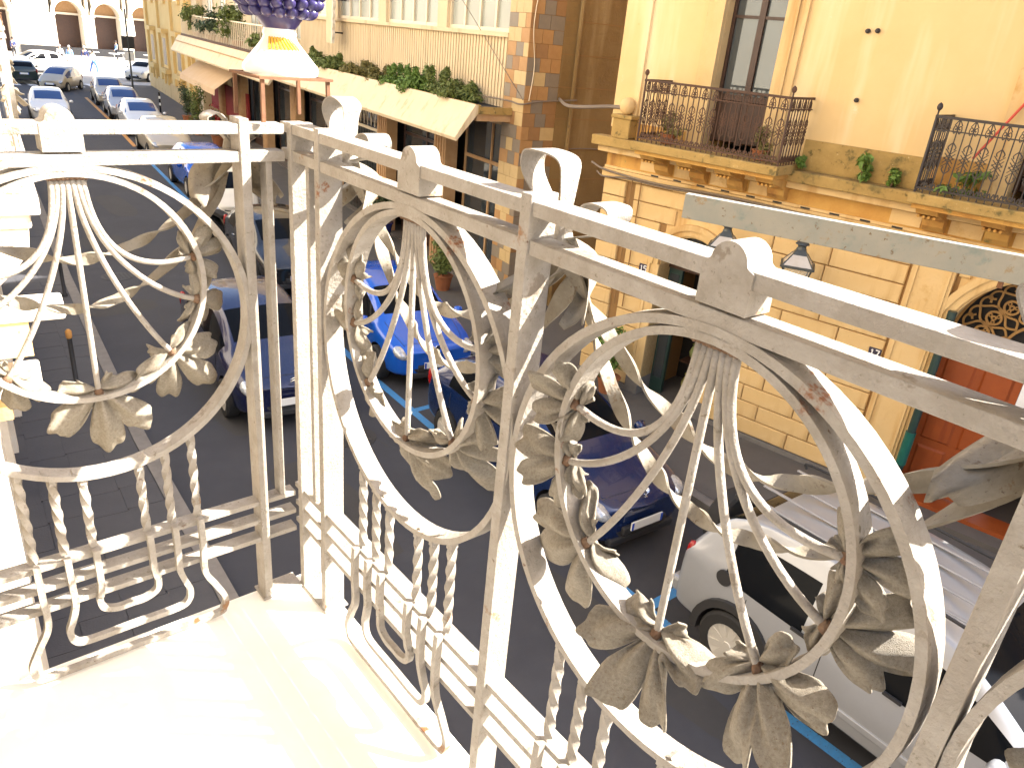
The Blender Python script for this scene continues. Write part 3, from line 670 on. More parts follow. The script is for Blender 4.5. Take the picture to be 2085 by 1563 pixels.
# ------------------------------------------------------------------ modern block with ribbed facade and canopy
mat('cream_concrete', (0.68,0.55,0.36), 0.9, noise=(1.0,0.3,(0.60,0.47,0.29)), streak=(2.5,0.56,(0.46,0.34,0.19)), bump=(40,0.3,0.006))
mat('canopy_tile', (0.72,0.60,0.41), 0.8, noise=(1.5,0.3,(0.64,0.51,0.32)), streak=(4,0.56,(0.44,0.32,0.16)), bump=(30,0.3,0.005))
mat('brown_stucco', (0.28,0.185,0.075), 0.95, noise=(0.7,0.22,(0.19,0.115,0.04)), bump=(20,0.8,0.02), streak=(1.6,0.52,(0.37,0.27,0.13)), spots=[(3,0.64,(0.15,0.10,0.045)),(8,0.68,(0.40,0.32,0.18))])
mat('tile_orange', (0.44,0.25,0.10), 0.6, noise=(7,0.3,(0.36,0.19,0.07))); mat('tile_cream', (0.56,0.41,0.20), 0.6, noise=(7,0.3,(0.48,0.34,0.16)))
mat('tile_grey', (0.25,0.20,0.145), 0.6, noise=(7,0.3,(0.20,0.165,0.125))); mat('tile_brown', (0.33,0.18,0.075), 0.6, noise=(7,0.3,(0.27,0.145,0.06)))
mat('aluminium', (0.66,0.56,0.40), 0.4, metal=0.2); mat('frosted_glass', (0.36,0.37,0.31), 0.25, spec=0.5, noise=(0.8,0.3,(0.29,0.31,0.28)))
mat('column_stone', (0.50,0.33,0.18), 0.75, noise=(5,0.3,(0.38,0.21,0.09)))
PH2 = 8.3
mod = thing('ribbed_block', 'cream block with ribbed concrete wall, window band and sloping canopy over shops', 'building', (9.9,10.6,0), R(90-PH2))
CC = MATS['cream_concrete']
def mb(name, m, *b, parent=None, bevel=0): return MB().box(*b).build(name, m, parent or mod, bevel=bevel)
U0, U1 = 1.25, 15.6
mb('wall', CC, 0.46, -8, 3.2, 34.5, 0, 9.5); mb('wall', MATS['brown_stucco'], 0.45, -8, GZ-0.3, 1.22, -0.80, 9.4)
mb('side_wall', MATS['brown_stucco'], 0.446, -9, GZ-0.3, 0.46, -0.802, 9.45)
mb('wall', CC, U0, -8, -0.55, U1, -0.16, 1.22)
for k in range(11): mb('side_joint', MATS['joint_mortar'], 0.440, -9, GZ+0.5+k*0.62, 0.4475, -0.803, GZ+0.515+k*0.62)
MB().tube([(0.40,-1.15,GZ),(0.40,-1.15,6)], 0.045, 8).build('side_pipe', MATS['brown_stucco'], mod)
MB().tube(crom([(0.42,-0.82,-0.9),(0.42,-1.6,-0.86),(0.42,-3.0,-0.9),(0.42,-5,-0.86)],6), 0.012, 6).build('side_wire', MATS['cable_grey'], mod)
# ribbed cladding
rib = MB(); n = int((U1-U0)/0.135)
for k in range(n): rib.box(U0+k*0.135, -0.162, -0.28, U0+k*0.135+0.088, -0.06, 1.17)
o = rib.build('ribbed_cladding', MATS['cream_concrete'], mod); tag(o, kind='stuff')
mb('sill', CC, U0-0.02, -0.2, 1.171, U1, 0.03, 1.26, bevel=0.01)
# window band
bays = [(1.30,4.08),(4.64,7.70),(8.30,11.50),(12.1,15.3)]
for (a, b) in bays:
    fr = MB(); npan = 4; 
    for k in range(npan+1):
        x = a+(b-a)*k/npan; fr.box(x-0.035,-0.20,1.262,x+0.035,-0.10,3.2)
    fr.box(a,-0.195,1.262,b,-0.105,1.34); fr.box(a,-0.195,3.12,b,-0.105,3.2)
    w = fr.build('window', MATS['aluminium'], mod)
    for k in range(npan):
        x = a+(b-a)*k/npan; MB().box(x+0.035,-0.165,1.34,x+(b-a)/npan-0.035,-0.15,3.12).build('pane', MATS['frosted_glass'], w)
for (a, b) in ((4.115,4.605),(7.735,8.265),(11.535,12.065),(15.335,15.6)): mb('mullion_pier', CC, a, -0.4, 1.261, b, -0.02, 3.21)
# tiled corner pillar: every tile its own piece
TM = ['tile_orange','tile_cream','tile_grey','tile_brown']; TME = {}
mb('pillar_core', MATS['joint_mortar'], 0.462, -0.80, GZ, 1.245, -0.012, 9.3)
rnd = random.Random(3); z = GZ+0.12; i = 0
while z < 3.0:
    hgt = 0.262
    x = 0.452; cuts = [0.0,0.30,0.56,0.80] if i % 2 else [0.0,0.18,0.46,0.80]
    for face in (0, 1):
        for a, b in zip(cuts, cuts[1:]):
            mk = rnd.choices(TM, (4,5,2,1) if face == 0 else (3,1,4,3))[0]; w = round(b-a-0.008,3)
            key = (w, mk, face)
            if key not in TME:
                TME[key] = (MB().box(0,0,0,w,0.014,hgt-0.008) if face == 0 else MB().box(-0.014,0,0,0,w,hgt-0.008)).mesh('tile')
            if face == 0: obj('tile', TME[key], MATS[mk], mod, (x+a+0.004, -0.012+rnd.uniform(0,0.003), z))
            else: obj('tile', TME[key], MATS[mk], mod, (0.462-rnd.uniform(0,0.003), -b+0.0+0.004, z))
    z += hgt; i += 1
# canopy: sloping tiled apron, soffit, planter
def canopy(a, b, z_top, z_bot, parent=mod):
    m = MB(); pr = [(0.80,z_top),(0.86,z_top+0.02),(1.30,z_bot),(1.26,z_bot-0.07),(0.80,z_top-0.16)]; nn = len(pr)
    m.add([(a,y,z) for y,z in pr]+[(b,y,z) for y,z in pr], [tuple(range(nn)), tuple(range(2*nn-1,nn-1,-1))]+[(i,(i+1)%nn,nn+(i+1)%nn,nn+i) for i in range(nn)])
    o = m.build('canopy_apron', MATS['canopy_tile'], parent)
    MB().box(a+0.05,-0.2,z_top-0.30,b,0.80,z_top-0.162).build('canopy_soffit', MATS['column_stone'], parent)
    MB().box(a,0.74,z_top-0.161,b,0.799,z_top+0.012).build('planter_wall', MATS['mossy_stone'], parent)
    MB().box(a,-0.104,z_top-0.161,a+0.06,0.739,z_top-0.02).build('planter_wall', MATS['mossy_stone'], parent)
    MB().box(a+0.06,-0.104,z_top-0.161,b,0.739,z_top-0.06).build('planter_soil', MATS['interior_dark'], parent)
canopy(0.86, 14.6, -0.12, -0.74)
canopy(14.9, 34.4, -0.26, -0.98)
for k in range(12): mb('canopy_joint', MATS['joint_mortar'], 1.9+k*1.06, 0.858, -0.115, 1.912+k*1.06, 0.862, -0.10)
# shop level
mb('shop_back', MATS['interior_dark'], 1.2, -2.2, GZ, 34.4, -2.1, -0.3); mb('shop_floor', MATS['step_stone'], 1.2, -2.1, GZ+0.02, 34.4, -0.1, GZ+0.16)
for (a, b) in ((3.85,4.5),(7.55,8.25),(11.9,12.6),(16.2,16.9),(20.4,21.1),(24.6,25.3),(28.8,29.5)):
    c = MB().box(a,-0.35,GZ,b,-0.02,-0.44).build('column', MATS['column_stone'], mod)
    for k in range(4): MB().box(a+0.06+k*0.145,-0.021,GZ+0.2,a+0.13+k*0.145,0.012,-0.5).build('column_rib', MATS['column_stone'], c)
shops = [(1.25,3.83),(4.52,7.53),(8.27,11.88),(12.62,16.18),(16.92,20.38),(21.12,24.58),(25.32,28.78)]
for k, (a, b) in enumerate(shops):
    fr = MB()
    for x in (a, (a+b)/2-0.03, b-0.06): fr.box(x,-0.62,GZ+0.16,x+0.06,-0.54,-0.45)
    fr.box(a,-0.615,-1.55,b,-0.545,-1.47); fr.box(a,-0.615,GZ+0.16,b,-0.545,GZ+0.5)
    w = fr.build('shop_window', MATS['brown_wood'] if k != 0 else MATS['column_stone'], mod)
    MB().box(a+0.06,-0.59,GZ+0.5,(a+b)/2-0.03,-0.575,-1.55).build('pane', MATS['shop_glass'], w); MB().box((a+b)/2+0.03,-0.59,GZ+0.5,b-0.06,-0.575,-1.55).build('pane', MATS['shop_glass'], w)
    MB().box(a+0.06,-0.59,-1.47,b-0.06,-0.575,-0.45).build('pane', MATS['shop_glass'], w)
# folding gate with zigzag lattice in the second shop
zz = thing('folding_gate', 'pale folding shop gate with zigzag lattice above vertical bars under the canopy', 'gate', mod.matrix_basis @ Vector((8.3,-0.30,GZ+0.16)), R(90-PH2))
for k in range(26): MB().box(0.08+k*0.135,-0.012,0.0,0.105+k*0.135,0.012,2.62).build('gate_bar', MATS['lantern_metal'], zz)
for k in range(12):
    x = 0.1+k*0.29
    MB().sweep([(x,0,3.35),(x+0.145,0,2.75),(x+0.29,0,3.35)], [(-.02,-.008),(.02,-.008),(.02,.008),(-.02,.008)], (0,1,0)).build('zigzag', MATS['aluminium'], zz)
MB().box(0.05,-0.02,2.62,3.55,0.02,2.70).build('gate_rail', MATS['aluminium'], zz); MB().box(0.05,-0.02,3.36,3.55,0.02,3.42).build('gate_rail', MATS['aluminium'], zz)
# far part of the block above the canopy
mb('wall', CC, U1+0.02, -8, -0.6, 34.5, -0.5, 3.19)
for k in range(6):
    a = 16.6+k*3.0; w = MB()
    w.box(a,-0.499,0.4,a+1.3,-0.44,0.47); w.box(a,-0.499,0.47,a+0.07,-0.44,2.5); w.box(a+1.23,-0.499,0.47,a+1.3,-0.44,2.5); w.box(a+0.61,-0.499,0.47,a+0.68,-0.45,2.5)
    wo = w.build('window', MATS['aluminium'], mod); MB().box(a+0.07,-0.498,0.47,a+1.23,-0.47,2.5).build('pane', MATS['frosted_glass'], wo)
# parapet railing of the far terrace
tr = thing('terrace_railing', 'thin white railing on the terrace above the far canopy', 'railing', mod.matrix_basis @ Vector((15.2,0.70,-0.25)), R(90-PH2))
bme = MB().box(-.02,-.02,0,.02,.02,1.0).mesh('baluster')
for k in range(58): obj('baluster', bme, MATS['aluminium'], tr, (0.1+k*0.33,0,0))
MB().box(0,-.03,1.0,19.1,.03,1.05).build('rail', MATS['aluminium'], tr); MB().box(0,-.10,-0.01,19.1,.04,0.10).build('kerb', MATS['rusty_iron2'], tr)
MB().tube([(0,0.36,-0.26),(19.0,0.36,-0.26)], 0.025, 6).build('pipe', MATS['column_stone'], tr)
# wavy sign board on the facade
sg = thing('wavy_sign', 'cream sign board with a scalloped white edge on the ribbed wall', 'sign', mod.matrix_basis @ Vector((11.0,0.35,0.55)), R(90-PH2))
ed = [(0.0,0.0)]+[(-0.0-0.05*abs(math.sin(k*1.05))-0.010*k*(1 if k < 14 else 0)+0.0, 0.10+k*0.09) for k in range(16)]
ed2 = [(x-0.10,z) for x, z in ed]
MB().prism([(0.45,0.0)]+ed+[(0.45,1.5)], -0.02, 0.02).build('board', CC, sg); MB().strip(ed, ed2, -0.04, 0.045).build('scalloped_edge', MATS['stone_white'], sg)
MB().tube([(0.2,0,1.2),(0.2,-0.5,1.2)], 0.02, 6).build('bracket', MATS['dark_iron'], sg)
MB().tube([(0.2,0,0.3),(0.2,-0.5,0.3)], 0.02, 6).build('bracket', MATS['dark_iron'], sg)
# cables across
cb = MB().tube(crom([mod.matrix_basis @ Vector(p) for p in ((0.30,-1.2,0.12),(0.44,-0.4,0.05),(0.44,0.06,-0.02),(0.9,0.1,0.0),(2.2,0.1,-0.02))]+[],8), 0.016, 6)
o = cb.build('wall_cable', MATS['cable_grey'], None); tag(o, 'thin grey cable crossing the tiled pillar above the canopy', 'cable')
o = MB().tube(crom([mod.matrix_basis @ Vector(p) for p in ((0.42,-0.10,0.05),(0.43,-0.16,0.7),(0.42,-0.06,1.5),(0.42,-0.2,2.6))],8), 0.010, 6).build('hanging_wire', MATS['aluminium'], None); tag(o, 'pale wire hanging down the side of the tiled pillar', 'cable')
o = MB().tube([mod.matrix_basis @ Vector(p) for p in ((0.46,0.02,0.06),(3.9,0.02,2.2),(4.2,0.02,2.4))], 0.008, 6).build('slanting_wire', MATS['cable_grey'], None); tag(o, 'dark wire slanting across the ribbed wall to the tiled pillar', 'cable')
o = MB().tube(crom([mod.matrix_basis @ Vector((0.44,-0.85,0.12)), pal.matrix_basis @ Vector((2.4,0.02,0.20)), pal.matrix_basis @ Vector((UL+0.02,0.07,0.30)), pal.matrix_basis @ Vector((1.25,0.075,0.30))],10), 0.03, 6).build('alley_cable', MATS['cable_grey'], None); tag(o, 'thick grey cable spanning the alley beside the palazzo', 'cable')

# ------------------------------------------------------------------ far yellow baroque house
mat('yellow_stone', (0.72,0.52,0.22), 0.9, noise=(1.2,0.3,(0.66,0.44,0.16)), bump=(25,0.4,0.01), streak=(2,0.6,(0.56,0.34,0.12)))  # pale yellow stone of the far house, with darker streaks
bar = thing('baroque_house', 'far pale yellow baroque house with pilasters where the street meets the square', 'building', mod.matrix_basis @ Vector((36.0,0,0)), R(90-PH2))
SS = MATS['yellow_stone']
def bb(name, m, *b, parent=None): return MB().box(*b).build(name, m, parent or bar)
bb('wall', SS, 0, -14, GZ-0.3, 16.4, 0, 8.5); bb('plinth', MATS['ochre_stone'], -0.02, 0, GZ-0.2, 16.45, 0.12, GZ+1.05)
for x in (0.3,5.2,10.3,15.3):
    p_ = bb('pilaster', SS, x, 0.0, GZ+1.05, x+0.9, 0.16, 7.6); bb('capital', SS, x-0.1, 0.0, 6.9, x+1.0, 0.26, 7.5, parent=p_)
for x in (2.3,7.4,12.4):
    w = bb('window_surround', SS, x, 0, GZ+1.9, x+1.7, 0.14, -0.5); bb('window', MATS['brown_wood'], x+0.3, 0.1, GZ+2.1, x+1.4, 0.15, -0.8, parent=w)
    bb('pediment', SS, x-0.2, 0.0, -0.5, x+1.9, 0.42, -0.25, parent=w); bb('sill', SS, x-0.15, 0.0, GZ+1.6, x+1.85, 0.36, GZ+1.88, parent=w)
    for s in (0.1,1.35): bb('console', SS, x+s, 0.0, GZ+0.9, x+s+0.25, 0.22, GZ+1.6, parent=w)
    w = bb('window_surround', SS, x, 0, 1.2, x+1.7, 0.14, 4.4); bb('window', MATS['frosted_glass'], x+0.3, 0.1, 1.4, x+1.4, 0.15, 4.1, parent=w)
bb('cornice', SS, -0.2, 0, 7.6, 16.7, 0.6, 8.2)
bb('gate_wall', CC, -1.48, -6, GZ-0.2, -0.01, -0.2, 7.0)
# red shop awning by the plants
aw = thing('shop_awning', 'pale scalloped awning with red underside over the far plant shop', 'awning', mod.matrix_basis @ Vector((24.0,0,0)), R(90-PH2))
mat('awning_cloth', (0.62,0.46,0.30), 0.9, noise=(2,0.3,(0.55,0.38,0.22))); mat('red_cloth', (0.22,0.02,0.02), 0.9)
m = MB(); m.add([(0,0.05,-1.2),(8.5,0.05,-1.2),(8.5,1.25,-2.05),(0,1.25,-2.05)], [(0,1,2,3)]); m.build('cloth', MATS['awning_cloth'], aw, solid=0.02)
vs = []
for k in range(52): vs += [(8.5*k/51,1.252,-2.05),(8.5*k/51,1.255,-2.27-0.05*abs(math.sin(k*1.0)))]
MB().grid(vs, 52, 2).build('valance', MATS['awning_cloth'], aw, solid=0.012)
MB().box(0.3,-0.3,-3.6,8.2,-0.2,-2.2).build('red_screen', MATS['red_cloth'], aw)

# ------------------------------------------------------------------ arcaded palace on the square
mat('limestone', (0.72,0.66,0.56), 0.9, noise=(0.4,0.3,(0.62,0.54,0.42)), bump=(12,0.3,0.02))
ch = thing('arcaded_palace', 'sunlit pale stone palace with tall round arches across the square', 'building', (0,95,0))
LS = MATS['limestone']
ARC = [(12.2,1.6),(15.6-3.4+0.0,0)][:1]+[(19.1,1.25),(22.75,1.25),(26.4,1.25),(30.1,1.25),(33.8,1.25)]
zs = -0.62
xs = [-30]
for c, r in ARC: xs += [c-r, c+r]
xs.append(70)
for a, b in zip(xs[::2], xs[1::2]): MB().box(a,0,GZ-0.3,b,8,zs).build('pier', LS, ch)
prev = -30
for c, r in ARC:
    MB().box(prev,0,zs,c-r-0.45,8,9).build('wall', LS, ch); prev = c+r+0.45
    up = arc(c, zs, r, 0, math.pi, 21); top = [(c+(x-c)/r*(r+0.45) if abs(x-c) > 1e-3 else x, 4.0) for x, z in up]
    MB().strip(up, top, 0.001, 3.0).build('wall', LS, ch); MB().box(c-r-0.45,0.001,4.0,c+r+0.45,3,9).build('wall', LS, ch)
    a1 = arc(c, zs, r+0.02, 0, math.pi, 21); a2 = arc(c, zs, r+0.38, 0, math.pi, 21); MB().strip(a1, a2, -0.22, 0.0).build('archivolt', LS, ch)
    MB().box(c-r,1.6,GZ,c+r,1.7,zs-0.05).build('doorway', MATS['brown_wood'], ch); MB().box(c-r,1.6,zs+0.1,c+r,1.7,zs+r).build('lunette', MATS['column_stone'], ch); MB().box(c-r,1.2,zs-0.1,c+r,1.65,zs+0.1).build('transom', LS, ch)
MB().box(prev,0,zs,70,8,9).build('wall', LS, ch)
for a, b in zip(xs[2::2], xs[3::2]):
    if b > 60: continue
    MB().box(a-0.08,-0.16,zs-0.18,b+0.08,-0.001,zs+0.02).build('impost', LS, ch)
    for k in range(9): MB().box(a+0.05,-0.07,GZ+0.75+k*0.34,b-0.05,-0.001,GZ+1.05+k*0.34).build('stone_course', LS, ch)
MB().box(14.4,-0.25,GZ-0.1,60,-0.001,GZ+0.72).build('plinth', MATS['interior_dark'], ch)

# ------------------------------------------------------------------ the house the balcony belongs to
own = thing('white_house', 'sunlit white stone house at the left edge carrying both white railings', 'building', (-0.72,0,0))
SW, ST = MATS['stone_white'], MATS['stucco_white']
def ob(name, m, *b, parent=None, bevel=0): return MB().box(*b).build(name, m, parent or own, bevel=bevel)
# wall behind the viewer with an open balcony door
ob('wall', MATS['own_plaster'], -0.5, -9, GZ-0.2, 0, -2.3, 9); ob('wall', MATS['own_plaster'], -0.5, -0.35, GZ-0.2, 0, 2.0, 9); ob('wall', MATS['own_plaster'], -0.5, -2.3, 2.6, 0, -0.35, 9); ob('wall', MATS['own_plaster'], -0.5, -2.3, GZ-0.2, 0, -0.35, -0.01)
ob('room', MATS['brown_wood'], -3.0, -3.0, -0.02, -2.9, 0.4, 2.7)
for y0, y1 in ((-2.5,-2.3),(-0.35,-0.15)): ob('door_surround', SW, -0.02, y0, 0, 0.06, y1, 2.8)
for y in (-2.6,-1.3,-0.15): ob('balcony_bracket', SW, 0, y-0.13, -0.42, 0.62, y+0.13, -0.101, bevel=0.03)
# wing further up the street, turned with the road
PHO = 7.0
wing = thing('white_wing', 'sunlit carved stone front of the next bay with its balcony at the left edge', 'building', (-0.70,2.0,0), R(90-PHO))
def wb(name, m, *b, parent=None, bevel=0): return MB().box(*[b[0],-b[1],b[2],b[3],-b[4],b[5]]).build(name, m, parent or wing, bevel=bevel)
# local x runs up the street, local y points away from the street (so outwards is -y)
wing.rotation_euler = (0,0,R(90-PHO))
def wo_(name, m, x0, o0, z0, x1, o1, z1, parent=None, bevel=0): return MB().box(x0,-o1,z0,x1,-o0,z1).build(name, m, parent or wing, bevel=bevel)
wo_('wall', ST, 0, -5, GZ-0.2, 44, 0, 9)
wo_('balcony_slab', SW, 2.55, 0.001, -0.16, 6.2, 0.66, -0.04, bevel=0.015); wo_('balcony_slab', SW, 2.60, 0.001, -0.26, 6.15, 0.60, -0.162, bevel=0.02)
for k in range(3):
    x = 2.62+k*1.5
    prof = [(0,-1.02),(0.07,-1.0),(0.13,-0.92),(0.13,-0.80),(0.22,-0.70),(0.36,-0.64),(0.48,-0.52),(0.56,-0.42),(0.58,-0.262),(0,-0.262)]; nn = len(prof)
    m = MB(); m.add([(x,-y,z) for y,z in prof]+[(x+0.34,-y,z) for y,z in prof], [tuple(range(nn)), tuple(range(2*nn-1,nn-1,-1))]+[(i,(i+1)%nn,nn+(i+1)%nn,nn+i) for i in range(nn)])
    con = m.build('console', SW, wing, bevel=0.02)
    for q in range(5): MB().lathe([(0.02,0),(0.045,0.03),(0.05,0.30),(0.02,0.33)], 8, (x+0.0,-0.10-q*0.09,-0.36-0.05*(4-q)), 'x').build('console_leaf', SW, con, smooth=50)
    for q in range(4): MB().lathe([(0.0,-0.03),(0.035,-0.015),(0.04,0.0),(0.03,0.02),(0.0,0.03)], 8, (x-0.015,-0.09-q*0.11,-0.36+0.02*q)).build('console_bead', SW, con, smooth=50)
wo_('string_course', SW, 0, 0.001, -1.16, 44, 0.20, -1.06, bevel=0.01)
wo_('ledge', SW, 2.3, 0.001, -0.80, 2.60, 0.70, -0.70, bevel=0.02); wo_('ledge', MATS['ochre_stone'], 2.32, 0.001, -1.04, 2.58, 0.48, -0.803)  # ochre block: warm shade under the white ledge put into the colour
wo_('ledge', SW, 2.2, 0.001, -1.28, 2.62, 0.50, -1.18, bevel=0.02); wo_('ledge', MATS['ochre_stone'], 2.25, 0.001, -1.45, 2.60, 0.30, -1.283)  # second ochre block likewise paints the orange shade below its ledge
wo_('pilaster', SW, 2.2, 0.001, GZ, 2.9, 0.16, -1.46); wo_('pilaster', SW, 8.5, 0.001, GZ, 9.2, 0.16, 8)
for (x0, z0, z1) in ((3.3,GZ+0.1,-1.6),(6.2,GZ+0.1,-1.6),(10.5,GZ+0.1,-1.6),(14,GZ+0.1,-1.6),(4.0,0.0,2.6),(10.5,0,2.6),(15,0,2.6),(20,0,2.6),(25,0,2.6)):
    w = wo_('door', MATS['brown_wood'], x0, 0.001, z0, x0+1.2, 0.02, z1); wo_('surround', SW, x0-0.2, 0.001, z0, x0-0.001, 0.08, z1+0.2, parent=w); wo_('surround', SW, x0+1.201, 0.001, z0, x0+1.4, 0.08, z1+0.2, parent=w); wo_('surround', SW, x0-0.2, 0.002, z1+0.001, x0+1.4, 0.10, z1+0.2, parent=w)
# second white railing on the next balcony
r2 = thing('balcony_railing', 'white wrought iron railing of the next balcony at the left edge', 'railing', (0,0,0))
Mw = wing.matrix_basis @ Matrix.Translation((2.62,-0.62,-0.04)) @ Matrix.Rotation(R(90),4,'Z')      # side panel, seen from our balcony
def Mside(): return wing.matrix_basis @ Matrix.Translation((2.62,-0.60,-0.04)) @ Matrix.Rotation(R(90), 4, 'Z')
Ms = wing.matrix_basis @ Matrix.Translation((2.62,0,-0.04)) @ Matrix.Rotation(R(-90),4,'Z')          # local x -> outwards, local y -> up the street
def wbar(M, *b):
    o = MB().box(*b).build('rail', IW, r2); o.matrix_local = M; return o
for z0, z1 in ((0.983,1.0),(0.937,0.955),(0.244,0.255),(0.199,0.21),(0.154,0.165)): wbar(Ms, 0.0,0,z0,0.60,0.036,z1)
for x in (0.02,0.52,0.585): 
    o = MB().box(x,-0.002,0,x+0.017,0.04,1.005).build('post', IW, r2); o.matrix_local = Ms
place_panel(r2, Ms @ Matrix.Translation((0.28,0,0)) @ Matrix.Scale(0.92,4,(1,0,0)), 2)
place_bow(r2, Ms @ Matrix.Translation((0.53,0,0)), 21)
Mf = wing.matrix_basis @ Matrix.Translation((2.62,-0.60,-0.04))
for z0, z1 in ((0.983,1.0),(0.937,0.955),(0.244,0.255),(0.199,0.21),(0.154,0.165)): wbar(Mf, 0.0,-0.036,z0,3.5,0,z1)
for k in range(5):
    place_panel(r2, Mf @ Matrix.Translation((0.40+0.58*k,0,0)) @ Matrix.Rotation(R(180),4,'Z'), k, leaves=(k < 2))
# ------------------------------------------------------------------ vehicles
def paint(name, c, rough=0.32, metal=0.35): return mat(name, c, rough, metal=metal, coat=0.7, noise=(3,0.35,tuple(v*0.86 for v in c)))
paint('paint_silver', (0.34,0.355,0.385), 0.34, 0.3); paint('paint_navy', (0.004,0.018,0.085), 0.25, 0.2); paint('paint_blue', (0.008,0.095,0.52), 0.22, 0.1)
paint('paint_ink', (0.006,0.010,0.05), 0.25, 0.2); paint('paint_white', (0.72,0.68,0.58), 0.35, 0.0); paint('paint_beige', (0.48,0.42,0.32), 0.4, 0.3)
paint('paint_black', (0.012,0.012,0.014), 0.25, 0.2); paint('paint_green', (0.012,0.028,0.025), 0.3, 0.2); paint('paint_pale', (0.60,0.62,0.64), 0.35, 0.3)
mat('car_glass', (0.005,0.006,0.008), 0.06, spec=0.06); mat('car_glass_blue', (0.010,0.035,0.14), 0.03, spec=0.6)
mat('rubber', (0.014,0.014,0.015), 0.85); mat('alloy', (0.62,0.60,0.56), 0.4, metal=0.4); mat('black_plastic', (0.022,0.022,0.024), 0.6)
mat('lamp_clear', (0.62,0.64,0.66), 0.08, spec=1.0, metal=0.3, noise=(30,0.2,(0.25,0.27,0.3))); mat('lamp_red', (0.25,0.008,0.008), 0.15); mat('chrome', (0.8,0.8,0.8), 0.15, metal=1.0)
mat('plate_white', (0.75,0.75,0.72), 0.4); mat('plate_blue', (0.02,0.08,0.5), 0.4); mat('ink_black', (0.02,0.02,0.02), 0.6)
def wheel_meshes(r, w, spokes):
    ty = MB().lathe([(r*0.66,-w/2),(r*0.92,-w/2),(r,-w/2+0.03),(r,w/2-0.03),(r*0.92,w/2),(r*0.66,w/2),(r*0.62,w/2-0.03)], 28, axis='y').mesh('wheel', 35)
    m = MB(); m.lathe([(r*0.60,w/2-0.055),(r*0.665,w/2-0.03),(r*0.665,w/2-0.008),(r*0.60,w/2-0.02)], 28, axis='y')
    m.lathe([(0.02,w/2-0.035),(r*0.16,w/2-0.02),(r*0.13,w/2-0.004)], 12, axis='y')
    for k in range(spokes):
        a = 2*math.pi*k/spokes
        for da in (-0.10,0.10): m.sweep([(r*0.12*math.cos(a+da*2),w/2-0.022,r*0.12*math.sin(a+da*2)),(r*0.62*math.cos(a+da),w/2-0.026,r*0.62*math.sin(a+da))], [(-r*.052,-.012),(r*.052,-.012),(r*.052,.012),(-r*.052,.012)], (0,1,0))
    rim = m.mesh('rim', 40)
    back = MB().lathe([(0.01,w/2-0.085),(r*0.64,w/2-0.085),(r*0.64,w/2-0.08),(0.01,w/2-0.08)], 20, axis='y').mesh('hub_back')
    return ty, rim, back
def subdiv(m, name, level=2, cut=None, crease=None):
    me = m.mesh(name)
    if crease:
        k_, cr = crease; at = me.attributes.new('crease_edge', 'FLOAT', 'EDGE')
        at.data.foreach_set('value', [cr.get(e.vertices[0] % k_, 0.0) if e.vertices[0] % k_ == e.vertices[1] % k_ else 0.0 for e in me.edges])
    o = bpy.data.objects.new('tmp', me); COL.objects.link(o)
    q = o.modifiers.new('s', 'SUBSURF'); q.levels = level; q.render_levels = level
    for k in range(8): me.materials.append(None)
    co = None
    if cut:
        cme = cut.mesh('cut')
        for k in range(8): cme.materials.append(None)
        cme.polygons.foreach_set('material_index', [7]*len(cme.polygons))
        co = bpy.data.objects.new('cut', cme); COL.objects.link(co)
        bq = o.modifiers.new('b', 'BOOLEAN'); bq.operation = 'DIFFERENCE'; bq.solver = 'EXACT'; bq.object = co; bq.material_mode = 'INDEX'
    dg = bpy.context.evaluated_depsgraph_get(); ev = o.evaluated_get(dg).to_mesh()
    vs = [v.co.copy() for v in ev.vertices]; fs = [(tuple(p.vertices), p.material_index) for p in ev.polygons]
    o.evaluated_get(dg).to_mesh_clear(); bpy.data.objects.remove(o); bpy.data.meshes.remove(me)
    if co: bpy.data.objects.remove(co); bpy.data.meshes.remove(cme)
    return vs, fs
def split(vs, fs, key):
    ids = {}; m = MB()
    for f, mi in fs:
        if mi != key: continue
        g = []
        for i in f:
            if i not in ids: ids[i] = len(m.v); m.v.append(tuple(vs[i]))
            g.append(ids[i])
        m.f.append(tuple(g)); m.m.append(0)
    return m
